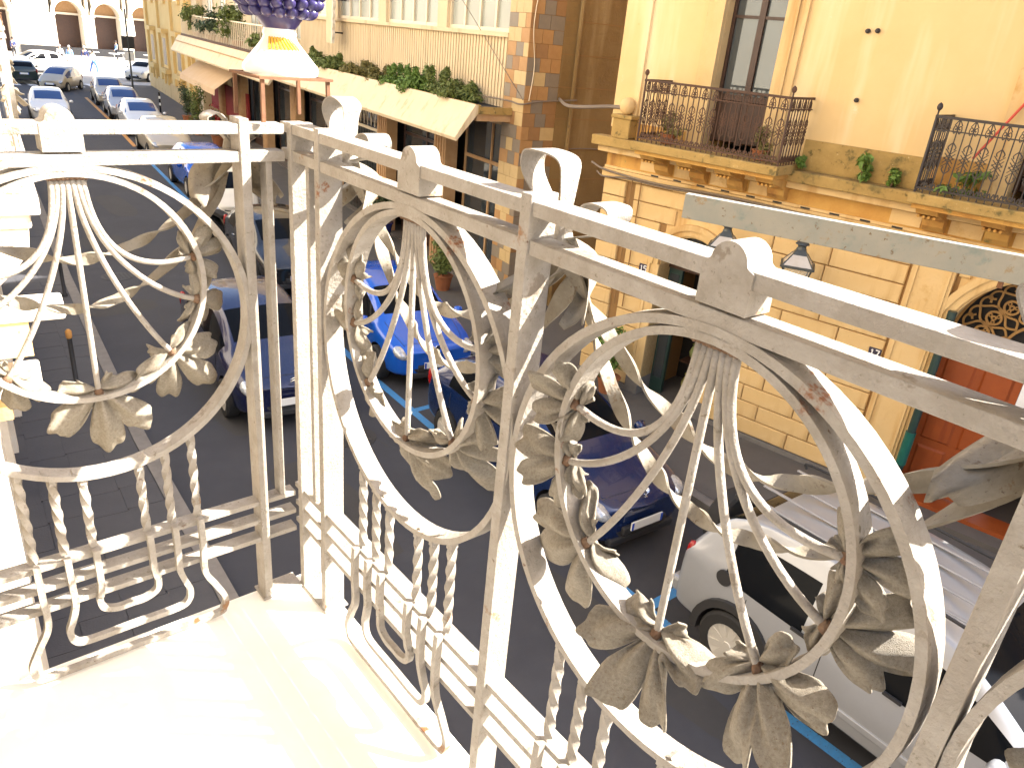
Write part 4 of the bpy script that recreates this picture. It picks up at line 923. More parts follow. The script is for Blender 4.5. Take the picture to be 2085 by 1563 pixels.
STY = {
 #        t     w    zb   zmid  zsh   wg   zg    wr   zr    zc     (heights in units of H except zb in m)
 'hatch': [(0.000,.74,.30,.33,.40,.60,.43,.50,.44,.45),(0.025,.90,.22,.33,.46,.74,.49,.60,.50,.51),(0.10,.97,.19,.36,.53,.80,.565,.62,.575,.585),
           (0.215,1.0,.19,.37,.595,.84,.635,.70,.65,.66),(0.245,1.0,.19,.37,.605,.84,.65,.71,.665,.675),(0.43,1.0,.19,.38,.63,.735,.915,.66,.965,.985),(0.60,1.0,.19,.38,.64,.745,.93,.67,.985,1.0),
           (0.635,1.0,.19,.38,.645,.745,.93,.67,.985,1.0),(0.84,.985,.19,.38,.66,.72,.905,.65,.955,.965),(0.945,.96,.22,.38,.66,.76,.70,.68,.71,.72),(0.985,.92,.26,.38,.60,.76,.63,.66,.635,.64),(1.0,.82,.30,.38,.48,.66,.50,.54,.505,.51)],
 'suv':   [(0.000,.80,.36,.34,.46,.62,.50,.50,.51,.52),(0.03,.93,.28,.35,.52,.74,.555,.60,.565,.57),(0.10,.98,.26,.37,.56,.80,.59,.62,.60,.605),
           (0.235,1.0,.26,.38,.60,.84,.635,.72,.65,.655),(0.26,1.0,.26,.38,.585,.84,.65,.72,.665,.67),(0.40,1.0,.26,.39,.565,.80,.895,.70,.955,.965),(0.585,1.0,.26,.39,.57,.80,.91,.70,.985,1.0),
           (0.63,1.0,.26,.39,.57,.80,.91,.70,.985,1.0),(0.90,.985,.26,.39,.575,.79,.905,.70,.98,.99),(0.965,.975,.28,.39,.635,.81,.68,.72,.69,.70),(0.99,.95,.30,.39,.58,.80,.61,.70,.615,.62),(1.0,.86,.36,.39,.48,.70,.50,.60,.505,.51)],
 'mini':  [(0.000,.66,.28,.30,.36,.52,.40,.42,.42,.43),(0.03,.84,.20,.30,.42,.66,.46,.52,.48,.49),(0.08,.94,.18,.32,.48,.76,.53,.60,.55,.56),
           (0.14,.98,.18,.33,.54,.82,.60,.70,.62,.63),(0.17,1.0,.18,.33,.55,.82,.62,.71,.64,.65),(0.42,1.0,.18,.34,.58,.78,.90,.66,.96,.985),(0.66,1.0,.18,.34,.59,.78,.92,.67,.985,1.0),
           (0.70,1.0,.18,.34,.59,.78,.92,.67,.985,1.0),(0.90,.97,.18,.34,.60,.74,.88,.64,.94,.95),(0.965,.93,.20,.34,.60,.74,.68,.64,.70,.71),(0.99,.86,.24,.34,.54,.68,.58,.56,.60,.61),(1.0,.74,.30,.34,.44,.58,.46,.46,.47,.48)],
}
WHEELS = {}
def car(label, col, pos, phi, L=4.0, Wd=1.7, H=1.45, style='hatch', glass='car_glass', group='cars parked along the kerb', spokes=7, wr=0.30, cat='car', name='parked_car', rev=False, detail=True, arches=False, seams=False):
    ang = math.atan2(-math.cos(R(phi)), -math.sin(R(phi)))+(math.pi if rev else 0)
    t = thing(name, label, cat, (pos[0],pos[1],GZ), ang, group)
    st = STY[style]; hw = Wd/2; m = MB(); n = len(st)
    rows = []
    for (tt, w, zb, zm, zs, wg, zg, wr_, zr, zc) in st:
        x = L/2-tt*L; h = [(0,zb),(w*.84*hw,zb),(w*.97*hw,zb+0.09),(w*hw,zm*H),(w*.965*hw,zs*H),(wg*hw,zg*H),(wr_*hw,zr*H),(wr_*.52*hw,(zr*.35+zc*.65)*H),(0,zc*H)]
        bow = 0.0
        row = [(x,y,z) for y, z in h]+[(x,-y,z) for y, z in reversed(h[1:-1])]
        rows.append(row)
    k = len(rows[0])
    for r_ in rows: m.v += r_
    # bulge the screen base and nose forward in the middle
    for i in range(n):
        for j in range(k):
            x, y, z = m.v[i*k+j]
            f = 1-(abs(y)/hw)**2
            if i in (3,4): m.v[i*k+j] = (x+0.13*f-0.04, y, z)
            if i in (0,1): m.v[i*k+j] = (x+0.10*f-0.06, y, z)
            if i >= n-2: m.v[i*k+j] = (x-0.06*f+0.04, y, z)
    def strip_of(j):
        return j if j < 8 else 15-j
    for i in range(n-1):
        for j in range(k):
            s = strip_of(j); mi = 0; side = 0 if j < 8 else 1
            if s in (6,7):
                if i == 4: mi = 1
                if i == 8: mi = 2
            if s == 4:
                if i == 4 or i == 5: mi = 3+side
                if i == 7: mi = 5+side
            if s in (0,): mi = 7
            if s == 1 and style == 'suv': mi = 7
            m.f.append((i*k+j, i*k+(j+1)%k, (i+1)*k+(j+1)%k, (i+1)*k+j)); m.m.append(mi)
    for i in (0, n-1):
        for j in range(8):
            a, b, c, d = j, j+1, (k-(j+1))%k, (k-j)%k
            if a == d: f = (a,b,c)
            elif b == c: f = (a,b,d)
            else: f = (a,b,c,d)
            m.f.append(tuple(i*k+q for q in f)); m.m.append(7 if j < 2 else 0)
    cut = MB()
    for ax in (0.5-0.185, -0.5+0.19):
        for s in (-1, 1): cut.lathe([(wr+0.045,-0.16),(wr+0.045,0.16)], 24, (ax*L, s*(hw-0.03), wr+0.01), 'y')
    c4 = 0.75 if style == 'suv' else 0.35
    vs, fs = subdiv(m, 'body', 2, cut, (k, {4:c4, 12:c4, 6:0.6 if style == 'suv' else 0.2, 10:0.6 if style == 'suv' else 0.2, 2:0.4, 14:0.4}))
    for key, nm, mt in ((0,'body',col),(1,'windscreen',glass),(2,'rear_window',glass),(3,'side_window',glass),(4,'side_window',glass),(5,'side_window',glass),(6,'side_window',glass),(7,'underbody','black_plastic')):
        q = split(vs, fs, key)
        if q.f:
            q.v = [(a,b,c) for a,b,c in q.v]
            o = q.build(nm, MATS[mt], t, smooth=True)
    # panel gaps laid on the body surface
    if seams:
        from mathutils.bvhtree import BVHTree
        bv = BVHTree.FromPolygons(vs, [f for f, mi in fs])
        def down(x, y):
            h = bv.ray_cast(Vector((x,y,3)), Vector((0,0,-1))); return h[0]+Vector((0,0,.0005)) if h[0] else None
        def side(x, z, s):
            h = bv.ray_cast(Vector((x,s*3,z)), Vector((0,-s,0))); return h[0]+Vector((0,s*.0005,0)) if h[0] else None
        runs = []
        xc, xf_ = L/2-0.225*L, L/2-0.045*L
        for s in (-1, 1): runs.append([down(xc+(xf_-xc)*i/12, s*hw*(0.74-0.10*(i/12)**2)) for i in range(13)])
        runs.append([down(xf_-0.03*abs(i-6)/6-0.0*i, hw*0.64*(i-6)/6) for i in range(13)])
        zt_ = st[5][4]*H-0.03
        for s in (-1, 1):
            for tt in (0.30, 0.615, 0.80 if style != 'mini' else 0.70):
                runs.append([side(L/2-tt*L, 0.32+(zt_-0.32)*i/10, s) for i in range(11)])
            runs.append([side(L/2-(0.30+0.315*i/10)*L, 0.32, s) for i in range(11)])
        for rr in runs:
            rr = [p for p in rr if p is not None]
            if len(rr) > 2: MB().tube(rr, 0.0045, 5).build('panel_gap', MATS['ink_black'], t)
    # wheels
    key = (wr, spokes)
    if key not in WHEELS: WHEELS[key] = wheel_meshes(wr, 0.21, spokes)
    ty, rim, back = WHEELS[key]
    for ax in (0.5-0.185, -0.5+0.19):
        for s in (-1, 1):
            w = obj('wheel', ty, MATS['rubber'], t, (ax*L, s*(hw-0.075), wr)); w.rotation_euler = (0, 0.3*s, 0 if s > 0 else math.pi)
            obj('rim', rim, MATS['alloy'], w); obj('hub_back', back, MATS['black_plastic'], w)
            a1 = arc(ax*L, wr, wr+0.035, R(-8), R(188), 18); a2 = arc(ax*L, wr, wr+0.12, R(-8), R(188), 18)
            if arches: MB().strip(a1, a2, s*(hw-0.10), s*(hw+0.022)).build('wheel_arch', MATS['black_plastic'], t)
    if not detail: 
        pass
    fx = L/2
    zl = st[1][4]*H-0.03
    for s in (-1, 1):
        q = MB().lathe([(0.0,-1),(0.5,-.86),(0.86,-.5),(1,0),(0.86,.5),(0.5,.86),(0.0,1)], 14).xf(Matrix.Translation((fx-0.185, s*hw*0.69, zl+0.005)) @ Matrix.Rotation(R(-32*s),4,'Z') @ Matrix.Rotation(R(28),4,'Y') @ Matrix.Diagonal((0.175,0.175,0.088,1)))
        q.build('headlight', MATS['lamp_clear'], t, smooth=True)
        q = MB().lathe([(0.0,-1),(0.6,-.9),(0.9,-.5),(1,0),(0.9,.5),(0.6,.9),(0.0,1)], 12).xf(Matrix.Translation((-fx+0.13, s*hw*0.86, st[-2][4]*H*0.97)) @ Matrix.Diagonal((0.07,0.06,0.15,1)))
        q.build('tail_light', MATS['lamp_red'], t, smooth=True)
        q = MB().lathe([(0.0,-1),(0.7,-.8),(1,0),(0.7,.8),(0.0,1)], 10).xf(Matrix.Translation((L*0.5-0.285*L, s*(hw+0.085), st[4][4]*H+0.07)) @ Matrix.Diagonal((0.07,0.10,0.075,1)))
        q.build('mirror', MATS[col], t, smooth=True)
        for hx in (0.03*L, -0.17*L): MB().box(hx-0.08, s*(hw*0.985)-0.012, zl+0.12, hx+0.08, s*(hw*0.985)+0.012, zl+0.15).build('door_handle', MATS[col] if style != 'suv' else MATS['black_plastic'], t)
    MB().box(fx-0.03,-hw*0.42,0.34,fx+0.035,hw*0.42,0.40+0.05).build('grille', MATS['black_plastic'], t, bevel=0.02)
    MB().box(fx-0.10,-hw*0.62,0.21,fx+0.012,hw*0.62,0.31).build('bumper_intake', MATS['black_plastic'], t, bevel=0.02)
    for fxx, s in ((fx+0.045,1),(-fx-0.02,-1)):
        p_ = MB().box(fxx-0.01,-0.26,0.40 if s > 0 else 0.62,fxx+0.01,0.26,0.51 if s > 0 else 0.73).build('licence_plate', MATS['plate_white'], t)
        zz_ = 0.40 if s > 0 else 0.62; xx = fxx+s*0.0115
        MB().box(xx-0.001,-0.26*s,zz_+0.003,xx+0.001,-0.225*s,zz_+0.107).build('plate_band', MATS['plate_blue'], p_)
        MB().box(xx-0.001,0.225*s,zz_+0.003,xx+0.001,0.26*s,zz_+0.107).build('plate_band', MATS['plate_blue'], p_)
    for s in (-1,1): MB().box(0.245*L-0.02, s*0.05, st[4][6]*H+0.012, 0.245*L+0.02, s*hw*0.62, st[4][6]*H+0.03).build('wiper', MATS['black_plastic'], t)
    return t
# near row, nearest first
suv = car('silver four wheel drive car with roof rails and black wheel arches parked nearest the viewer', 'paint_silver', (6.0,0.12), 2, 4.45, 1.82, 1.74, 'suv', wr=0.36, spokes=9, arches=True, seams=True)
for s in (-1, 1):
    MB().tube(crom([(0.55,s*0.60,1.70),(0.45,s*0.60,1.775),(-0.6,s*0.60,1.80),(-1.75,s*0.60,1.785),(-1.85,s*0.60,1.72)],6), 0.017, 6).build('roof_rail', MATS['black_plastic'], suv)
    MB().box(-1.45, s*0.895-0.02, 0.50, 1.30, s*0.895+0.02, 0.57).build('side_moulding', MATS['paint_silver'], suv, bevel=0.01)
    MB().lathe([(0.01,0),(0.085,0),(0.085,0.02),(0.01,0.024)], 16, (-1.62,s*0.885,1.02), 'y').build('fuel_flap', MATS['black_plastic'], suv)
for k in range(4): MB().box(-1.85,-0.48+k*0.30,1.735,0.35,-0.44+k*0.30,1.752).build('roof_ridge', MATS['paint_silver'], suv, bevel=0.006)
sp = obj('spare_wheel', WHEELS[(0.36,9)][0], MATS['rubber'], suv, (-2.30,0.1,0.98), (0,0,R(90))); obj('spare_rim', WHEELS[(0.36,9)][1], MATS['alloy'], sp)
MB().box(-2.28,-0.80,0.42,-2.12,0.80,0.60).build('rear_bumper', MATS['paint_silver'], suv, bevel=0.04)
pg = car('dark navy hatchback parked between the silver four wheel drive car and the bright blue car', 'paint_navy', (6.12,5.45), 4, 4.1, 1.72, 1.50, 'hatch', seams=True)
# lion-like badge: a small rearing figure
m = MB()
for P_ in ([(0,-.02,.78),(0,.0,.83),(0,-.015,.87),(0,.015,.90)],[(0,.0,.83),(0,.035,.85)],[(0,-.01,.86),(0,.03,.875)],[(0,-.02,.79),(0,.02,.775)],[(0,-.02,.80),(0,-.045,.835)]):
    m.tube([(2.0+0.015,y,z-0.02) for x,y,z in P_], 0.008, 5)
m.build('badge', MATS['chrome'], pg)
bl = car('bright blue hatchback with its nose towards the viewer, third in the parked row', 'paint_blue', (6.75,10.55), 9, 3.95, 1.69, 1.47, 'hatch', seams=True)
MB().lathe([(0.01,0),(0.045,0),(0.045,0.015),(0.01,0.02)], 14, (1.97,0,0.74), 'x').build('badge', MATS['chrome'], bl)
ct = car('dark blue hatchback with double chevron badge driving in the middle of the street', 'paint_ink', (3.98,10.45), 6, 4.0, 1.72, 1.48, 'hatch', group='cars driving on the street', name='moving_car', seams=True)
for dz in (0, 0.035): MB().sweep([(2.0,-0.07,0.74+dz),(2.03,0,0.785+dz),(2.0,0.07,0.74+dz)], [(-.008,-.008),(.008,-.008),(.008,.008),(-.008,.008)], (0,0,1)).build('badge', MATS['chrome'], ct)
car('black hatchback behind the bright blue car, half hidden by the corner posts', 'paint_black', (6.75,15.95), 8, 4.0, 1.7, 1.47, 'hatch')
ap = car('small rounded white microcar in the parked row behind the corner post', 'paint_white', (7.55,21.2), 8, 2.5, 1.42, 1.58, 'mini', wr=0.25, spokes=5)
b2 = car('blue hatchback parked just beyond the white microcar', 'paint_blue', (8.5,25.9), 6, 3.85, 1.68, 1.46, 'hatch', glass='car_glass_blue')
car('beige car with blue reflections on its bonnet seen between the two top rails', 'paint_beige', (9.35,33.0), 7, 4.1, 1.72, 1.46, 'hatch', glass='car_glass_blue')
car('white car with blue windscreen parked nearest above the top rail', 'paint_pale', (10.25,39.4), 7, 4.1, 1.72, 1.48, 'hatch', glass='car_glass_blue')
car('silver car second in the far parked row', 'paint_silver', (11.0,45.2), 8, 4.1, 1.72, 1.48, 'hatch', glass='car_glass_blue')
car('dark beige car at the far end of the parked row', 'paint_beige', (11.75,51.2), 8, 4.1, 1.70, 1.48, 'hatch', glass='car_glass_blue')
car('pale silver car driving towards the viewer in the left lane', 'paint_pale', (7.15,43.4), 8, 4.0, 1.72, 1.50, 'hatch', glass='car_glass_blue', group='cars driving on the street', name='moving_car')
car('beige compact car turning across the end of the street', 'paint_beige', (10.7,58.6), 32, 3.5, 1.65, 1.44, 'mini', glass='car_glass_blue', wr=0.27, group='cars driving on the street', name='moving_car')
car('dark green car seen from behind at the far left of the street', 'paint_green', (9.3,63.3), 6, 4.2, 1.74, 1.45, 'hatch', group='cars near the square', rev=True, glass='car_glass')
car('white car standing side on beyond the dark green car', 'paint_white', (11.6,71.5), 70, 4.3, 1.75, 1.6, 'hatch', group='cars near the square')
car('white car by the corner of the baroque house', 'paint_white', (18.6,68.0), 40, 4.2, 1.75, 1.46, 'hatch', group='cars near the square')
# scooter
sc = thing('scooter', 'black scooter parked between the black hatchback and the white microcar', 'scooter', (6.55,18.75,GZ), R(-70))
for x in (-0.62,0.62): obj('wheel', wheel_meshes(0.24,0.12,5)[0], MATS['rubber'], sc, (x,0,0.24))
MB().sweep(crom([(-0.75,0,0.55),(-0.45,0,0.62),(-0.1,0,0.45),(0.25,0,0.32),(0.45,0,0.45),(0.52,0,0.85)],6), [(-.10,-.15),(.10,-.15),(.12,0),(.10,.15),(-.10,.15),(-.12,0)], (0,1,0)).build('body', MATS['paint_black'], sc, smooth=50)
MB().sweep(crom([(-0.72,0,0.76),(-0.3,0,0.80),(0.05,0,0.74)],5), [(-.05,-.13),(.05,-.13),(.05,.13),(-.05,.13)], (0,1,0)).build('seat', MATS['rubber'], sc)
MB().tube([(0.62,0,0.24),(0.50,0,0.95)], 0.03, 8).build('fork', MATS['chrome'], sc); MB().tube(crom([(0.44,-0.33,1.02),(0.50,-0.12,0.98),(0.50,0.12,0.98),(0.44,0.33,1.02)],5), 0.017, 6).build('handlebar', MATS['black_plastic'], sc)
MB().lathe([(0.02,0),(0.09,0.02),(0.09,0.04),(0.02,0.05)], 12, (0.55,0,0.86), 'x').build('headlight', MATS['lamp_clear'], sc)
# ------------------------------------------------------------------ ceramic pine cones on their iron stands
def pigna(label, loc, s=1.0):
    t = thing('ceramic_pine_cone', label, 'ceramic vase', loc)
    def lth(nm, prof, mk, n=28): return MB().lathe([(r*s, z*s) for r, z in prof], n).build(nm, MATS[mk], t, smooth=50)
    b = lth('foot', [(0.062,0),(0.0645,0.008),(0.062,0.015),(0.053,0.026),(0.041,0.040),(0.031,0.052),(0.027,0.060)], 'glaze_white')
    lth('neck_ring', [(0.027,0.060),(0.029,0.064),(0.027,0.068),(0.0265,0.072)], 'glaze_white'); lth('cup', [(0.0265,0.072),(0.032,0.079),(0.039,0.088),(0.042,0.096)], 'glaze_violet')
    for k in range(9):
        a = -2.6+k*0.16
        p = [(r*s*math.cos(a+tw), r*s*math.sin(a+tw), z*s) for r, z, tw in ((0.028,0.058,0),(0.0335,0.0505,0.10),(0.0425,0.0405,0.2))]
        MB().tube(p, 0.0022*s, 5).build('yellow_stripe', MATS['glaze_yellow'], b)
    prof = [(0.040,0.090),(0.057,0.104),(0.066,0.130),(0.067,0.165),(0.064,0.20),(0.057,0.235),(0.045,0.265),(0.027,0.292),(0.004,0.305)]
    lth('core', prof, 'glaze_blue')
    P_ = crom([(r,0,z) for r, z in prof], 8)
    me = MB().lathe([(0.002,-0.9),(0.55,-0.75),(0.92,-0.3),(1.0,0.15),(0.72,0.68),(0.30,0.92),(0.02,1.0)], 12).mesh('scale', True)
    for row in range(15):
        z = 0.098+row*0.0138
        pr = min(P_, key=lambda q: abs(q.z-z)); r = pr.x
        n = max(4, int(2*math.pi*r/0.0195))
        for k in range(n):
            a = 2*math.pi*(k+0.5*(row % 2))/n+row*0.12
            o = obj('scale', me, MATS['glaze_blue'] if z > 0.115 else MATS['glaze_violet'], t)
            out = Vector((math.cos(a),math.sin(a),0.25 if z < 0.17 else 0.5)).normalized()
            Mq = out.to_track_quat('Z','Y').to_matrix().to_4x4()
            o.matrix_local = Matrix.Translation((r*s*math.cos(a), r*s*math.sin(a), z*s)) @ Mq @ Matrix.Diagonal((0.0100*s,0.0100*s,0.0150*s,1))
    return t
def cone_stand(label, loc):
    t = thing('iron_stand', label, 'stand', loc); m_ = MATS['rust_iron']
    for x in (-0.060,0.060):
        for y in (-0.060,0.060):
            MB().sweep([(x,y,0.002),(x*0.98,y*0.98,0.070)], [(-.003,-.003),(.003,-.003),(.003,.003),(-.003,.003)], (0,1,0)).build('leg', m_, t)
    for a, b in (((-.066,-.066),(.066,-.056)),((-.066,.056),(.066,.066)),((-.066,-.056),(-.056,.056)),((.056,-.056),(.066,.056))): MB().box(a[0],a[1],0.070,b[0],b[1],0.0742).build('top_bar', m_, t)
cone_stand('rusty iron stand under the blue pine cone on the railing corner', (0.010,0.052,1.001))
pigna('blue glazed ceramic pine cone on a white foot at the railing corner', (0.010,0.052,1.0760))
nb = wing.matrix_basis @ Vector((2.68,-0.56,0.962))
cone_stand('rusty iron stand on the next balcony railing at the left edge', nb)
pigna('blue ceramic pine cone on the next balcony at the top left corner', nb+Vector((0,0,0.075)))

# ------------------------------------------------------------------ weathered board outside the railing
mat('peeling_board', (0.20,0.218,0.205), 0.85, noise=(5,0.2,(0.29,0.275,0.235)), bump=(60,0.5,0.004), spots=[(7,0.56,(0.17,0.205,0.195)),(16,0.60,(0.24,0.19,0.125)),(38,0.62,(0.14,0.10,0.06))])
bd = thing('weathered_board', 'long grey board with peeling paint held level outside the railing', 'board', (1.565,0.319,0.703))
dv = Vector((2.30-1.565,-1.90-0.319,0)).normalized(); Lb = 2.4
o = MB().box(-0.012,0,-0.041,0.020,Lb,0.041).build('board', MATS['peeling_board'], bd, bevel=0.003); o.rotation_euler = (0,0,math.atan2(dv.y,dv.x)-R(90))
e1 = dv*1.98
MB().tube([e1, Vector((-0.73-1.565,-1.75-0.319,0.62))], 0.016, 8).build('support_arm', MATS['dark_iron'], bd)
MB().tube([e1+Vector((0,0,-0.02)), Vector((-0.73-1.565,-1.72-0.319,0.40))], 0.012, 8).build('support_arm', MATS['dark_iron'], bd)
MB().tube([dv*0.97+Vector((-.01,0,-.041)), dv*0.97+Vector((-.01,0,-.060))], 0.008, 8).build('hook', MATS['rust_iron'], bd)

# ------------------------------------------------------------------ wall lanterns
mat('clear_pane', (0.6,0.62,0.6), 0.05, spec=0.8, alpha=0.14)
def lantern(label, u):
    t = thing('wall_lantern', label, 'lantern', pal.matrix_basis @ Vector((u,0.60,-1.66)), R(90-PH1+22), 'lanterns on the palazzo wall')
    lm = MATS['lantern_metal']
    def fr(r0, z0, r1, z1, nm, mk, ps=1.0):
        for k in range(4):
            a, b = R(90*k+45), R(90*k+135)
            q = [(r0*math.cos(a),r0*math.sin(a),z0),(r0*math.cos(b),r0*math.sin(b),z0),(r1*math.cos(b),r1*math.sin(b),z1),(r1*math.cos(a),r1*math.sin(a),z1)]
            m = MB(); m.add(q, [(0,1,2,3)]); m.build(nm, MATS[mk], t, solid=0.006)
    fr(0.155,0.02,0.265,0.34,'pane','clear_pane'); fr(0.275,0.36,0.135,0.50,'roof_pane','lantern_glass'); fr(0.137,0.50,0.07,0.575,'roof','lantern_metal')
    MB().lathe([(0.07,0.57),(0.055,0.60),(0.060,0.625),(0.095,0.64),(0.075,0.67),(0.03,0.68)], 14).build('cap', lm, t, smooth=50)
    for k in range(4):
        a, b = R(90*k+45), R(90*k+135)
        MB().tube([(0.158*math.cos(a),0.158*math.sin(a),0.02),(0.268*math.cos(a),0.268*math.sin(a),0.34)], 0.011, 6).build('corner_bar', lm, t)
        MB().tube([(0.278*math.cos(a),0.278*math.sin(a),0.36),(0.137*math.cos(a),0.137*math.sin(a),0.50)], 0.009, 6).build('corner_bar', lm, t)
        MB().sweep([(0.292*math.cos(a),0.292*math.sin(a),0.35),(0.292*math.cos(b),0.292*math.sin(b),0.35)], [(-.018,-.016),(.018,-.016),(.018,.016),(-.018,.016)], (0,0,1)).build('rim', lm, t)
        MB().tube([(0.155*math.cos(a),0.155*math.sin(a),0.02),(0.155*math.cos(b),0.155*math.sin(b),0.02)], 0.012, 6).build('base_bar', lm, t)
    MB().lathe([(0.01,-0.06),(0.05,-0.03),(0.15,0.0),(0.15,0.015)], 12).build('base', lm, t)
    Mi = Matrix.Rotation(R(-22),4,'Z')
    for P_ in ([(0,0,-0.05),(0,-0.18,-0.16),(0,-0.42,-0.10),(0,-0.585,-0.02)],[(0,-0.585,-0.30),(0,-0.40,-0.28),(0,-0.22,-0.18),(0,-0.1,-0.12)]):
        o = MB().tube(crom([Mi @ Vector(p) for p in P_],6), 0.014, 6).build('bracket', MATS['dark_iron'], t)
    o = MB().tube([Mi @ Vector((0,-0.59,-0.36)), Mi @ Vector((0,-0.59,0.05))], 0.02, 8).build('wall_plate', MATS['dark_iron'], t)
lantern('square wall lantern below the board, right of the railing knob', -2.31)
lantern('square wall lantern half hidden behind the railing knob', -1.19)

# ------------------------------------------------------------------ plants
def leafmat(n, a, b): return mat(n, a, 0.6, noise=(4,0.25,b))
leafmat('leaf_mid', (0.15,0.185,0.035), (0.085,0.115,0.024)); leafmat('leaf_dark', (0.030,0.050,0.018), (0.045,0.07,0.022)); leafmat('leaf_bright', (0.13,0.22,0.03), (0.085,0.15,0.022)); leafmat('leaf_dry', (0.20,0.17,0.045), (0.12,0.11,0.03))
mat('bark', (0.10,0.065,0.035), 0.9); mat('terracotta', (0.36,0.13,0.05), 0.85, noise=(6,0.3,(0.26,0.09,0.035))); mat('pot_glazed_blue', (0.02,0.03,0.16), 0.2)
def foliage(clumps, n, size, seed, up=0.3):
    rn = random.Random(seed); m = MB(); V = []; F = []
    for (cx_,cy_,cz_,rx,ry,rz) in clumps:
        for k in range(n):
            while True:
                d = Vector((rn.uniform(-1,1),rn.uniform(-1,1),rn.uniform(-1,1)))
                if 0.25 < d.length < 1: break
            d = d*(0.55+0.5*rn.random())
            p = Vector((cx_+d.x*rx, cy_+d.y*ry, cz_+d.z*rz)); nrm = (d.normalized()+Vector((rn.uniform(-.9,.9),rn.uniform(-.9,.9),rn.uniform(-.4,.9)+up))).normalized()
            t = nrm.cross(Vector((rn.uniform(-1,1),rn.uniform(-1,1),rn.uniform(-1,1)))).normalized(); b = nrm.cross(t); s = size*rn.uniform(.6,1.35)
            i = len(V); V += [tuple(p-t*s), tuple(p+b*s*.42+nrm*s*.12), tuple(p+t*s), tuple(p-b*s*.42+nrm*s*.12)]; F += [(i,i+1,i+2,i+3)]
    m.add(V, F); return m
def plant(name, label, loc, clumps, n, size, lm, seed, group=None, pot=None, stems=True, cat='plant'):
    t = thing(name, label, cat, loc, 0, group)
    foliage(clumps, n, size, seed).build('foliage', MATS[lm], t)
    base = pot[1] if pot else 0.0
    if pot: MB().lathe([(pot[0]*.7,0),(pot[0],pot[1]*.95),(pot[0]*1.08,pot[1]*.95),(pot[0]*1.08,pot[1]),(pot[0]*.9,pot[1])], 16).build('pot', MATS[pot[2]], t, smooth=40)
    if stems:
        for c in clumps[:4]: MB().tube([(c[0]*0.15,c[1]*0.15,base*0.8), (c[0]*0.7,c[1]*0.7,(base+c[2])/2), (c[0],c[1],c[2])], 0.012, 5).build('stem', MATS['bark'], t)
    return t
GM = lambda u, w, z: mod.matrix_basis @ Vector((u, w, z))
GP = lambda u, w, z: pal.matrix_basis @ Vector((u, w, z))
hed = [(2.35,0.55,.45,'leaf_mid','rounded green shrub at the near end of the canopy planter'),(3.35,0.62,.60,'leaf_mid','taller green shrub with a pointed tip second in the canopy planter'),(4.4,0.60,.62,'leaf_bright','bright green shrub at the middle of the canopy planter'),
       (5.6,0.45,.50,'leaf_bright','spreading green shrub right of the weedy gap in the canopy planter'),(7.0,0.40,.42,'leaf_dry','thin dry weeds in the middle of the canopy planter'),(8.6,0.45,.42,'leaf_dry','sparse weedy shrub left of the dry weeds in the planter'),(10.1,0.62,.50,'leaf_mid','dense dark shrub beside the vase foot in the planter'),(11.6,0.62,.55,'leaf_mid','dense green shrub nearest behind the vase in the planter'),(13.0,0.5,.4,'leaf_mid','low green shrub hidden behind the vase foot')]
for k, (u, r, h, lm, lab) in enumerate(hed):
    h *= 0.82
    rn = random.Random(k+5)
    cl = [(rn.uniform(-.5,.5),rn.uniform(-.28,.22),h*rn.uniform(.25,.55),r*.55,.30,h*.42) for q in range(7)]+[(rn.uniform(-.35,.35),rn.uniform(-.15,.15),h*rn.uniform(.75,1.05),.10,.10,h*.35) for q in range(4)]
    plant('planter_shrub', lab, GM(u,0.42,-0.19), cl, 260, 0.045, lm, k, 'shrubs in the canopy planter')
for k, (u, w, h, lm, lab) in enumerate(((31.2,0.45,1.3,'leaf_mid','palm like plant at the far end of the terrace'),(28.2,0.4,1.25,'leaf_dark','big leafy potted plant on the terrace'),(25.6,0.4,0.9,'leaf_dark','low potted plant left of the climbing stems on the terrace'),(22.9,0.4,1.5,'leaf_mid','tall potted plant with bare stems on the terrace'),(18.5,0.4,0.5,'leaf_mid','small potted plant behind the terrace railing near the vase'))):
    rn = random.Random(k+40); cl = [(rn.uniform(-.6,.6),rn.uniform(-.3,.3),0.35+h*rn.uniform(.2,.8),.45,.35,h*.28) for q in range(7)]
    plant('terrace_plant', lab, GM(u,w,-0.31), cl, 110, 0.10, lm, k+60, 'potted plants on the far terrace', (0.22,0.35,'terracotta'))
for k, (p, h, r, lm, pot, lab) in enumerate(((GM(27.0,1.5,GZ+.12),2.2,.55,'leaf_mid',(0.3,0.5,'terracotta'),'tall green potted shrub outside the far plant shop'),(GM(30.2,1.4,GZ+.12),1.9,.5,'leaf_dark',(0.28,0.5,'terracotta'),'dark cone shaped shrub beside the baroque house'),
        (GM(23.6,1.3,GZ+.12),1.5,.6,'leaf_dark',(0.3,0.45,'terracotta'),'dark leafy potted shrub right of the red screen'),(Vector((10.55,17.4,GZ+.12)),1.5,.55,'leaf_dark',(0.28,0.5,'pot_glazed_blue'),'dark bush in a blue pot under the canopy'),
        (Vector((9.5,12.85,GZ+.12)),1.15,.42,'leaf_mid',(0.22,0.35,'terracotta'),'leafy potted shrub on the pavement below the tiled pillar'),(GP(0.55,0.42,GZ+.12),1.15,.40,'leaf_bright',(0.2,0.3,'terracotta'),'bushy green shrub left of the shop doorway'))):
    rn = random.Random(k+80); cl = [(rn.uniform(-.4,.4)*r,rn.uniform(-.4,.4)*r,pot[1]+(h-pot[1])*(.2+.7*q/7),r*(.75-.3*abs(q/7-.4)),r*.6,(h-pot[1])*.22) for q in range(8)]
    plant('potted_shrub', lab, p, cl, 170, 0.055, lm, k+90, 'potted shrubs along the street', pot)
red = MB(); rn = random.Random(9)
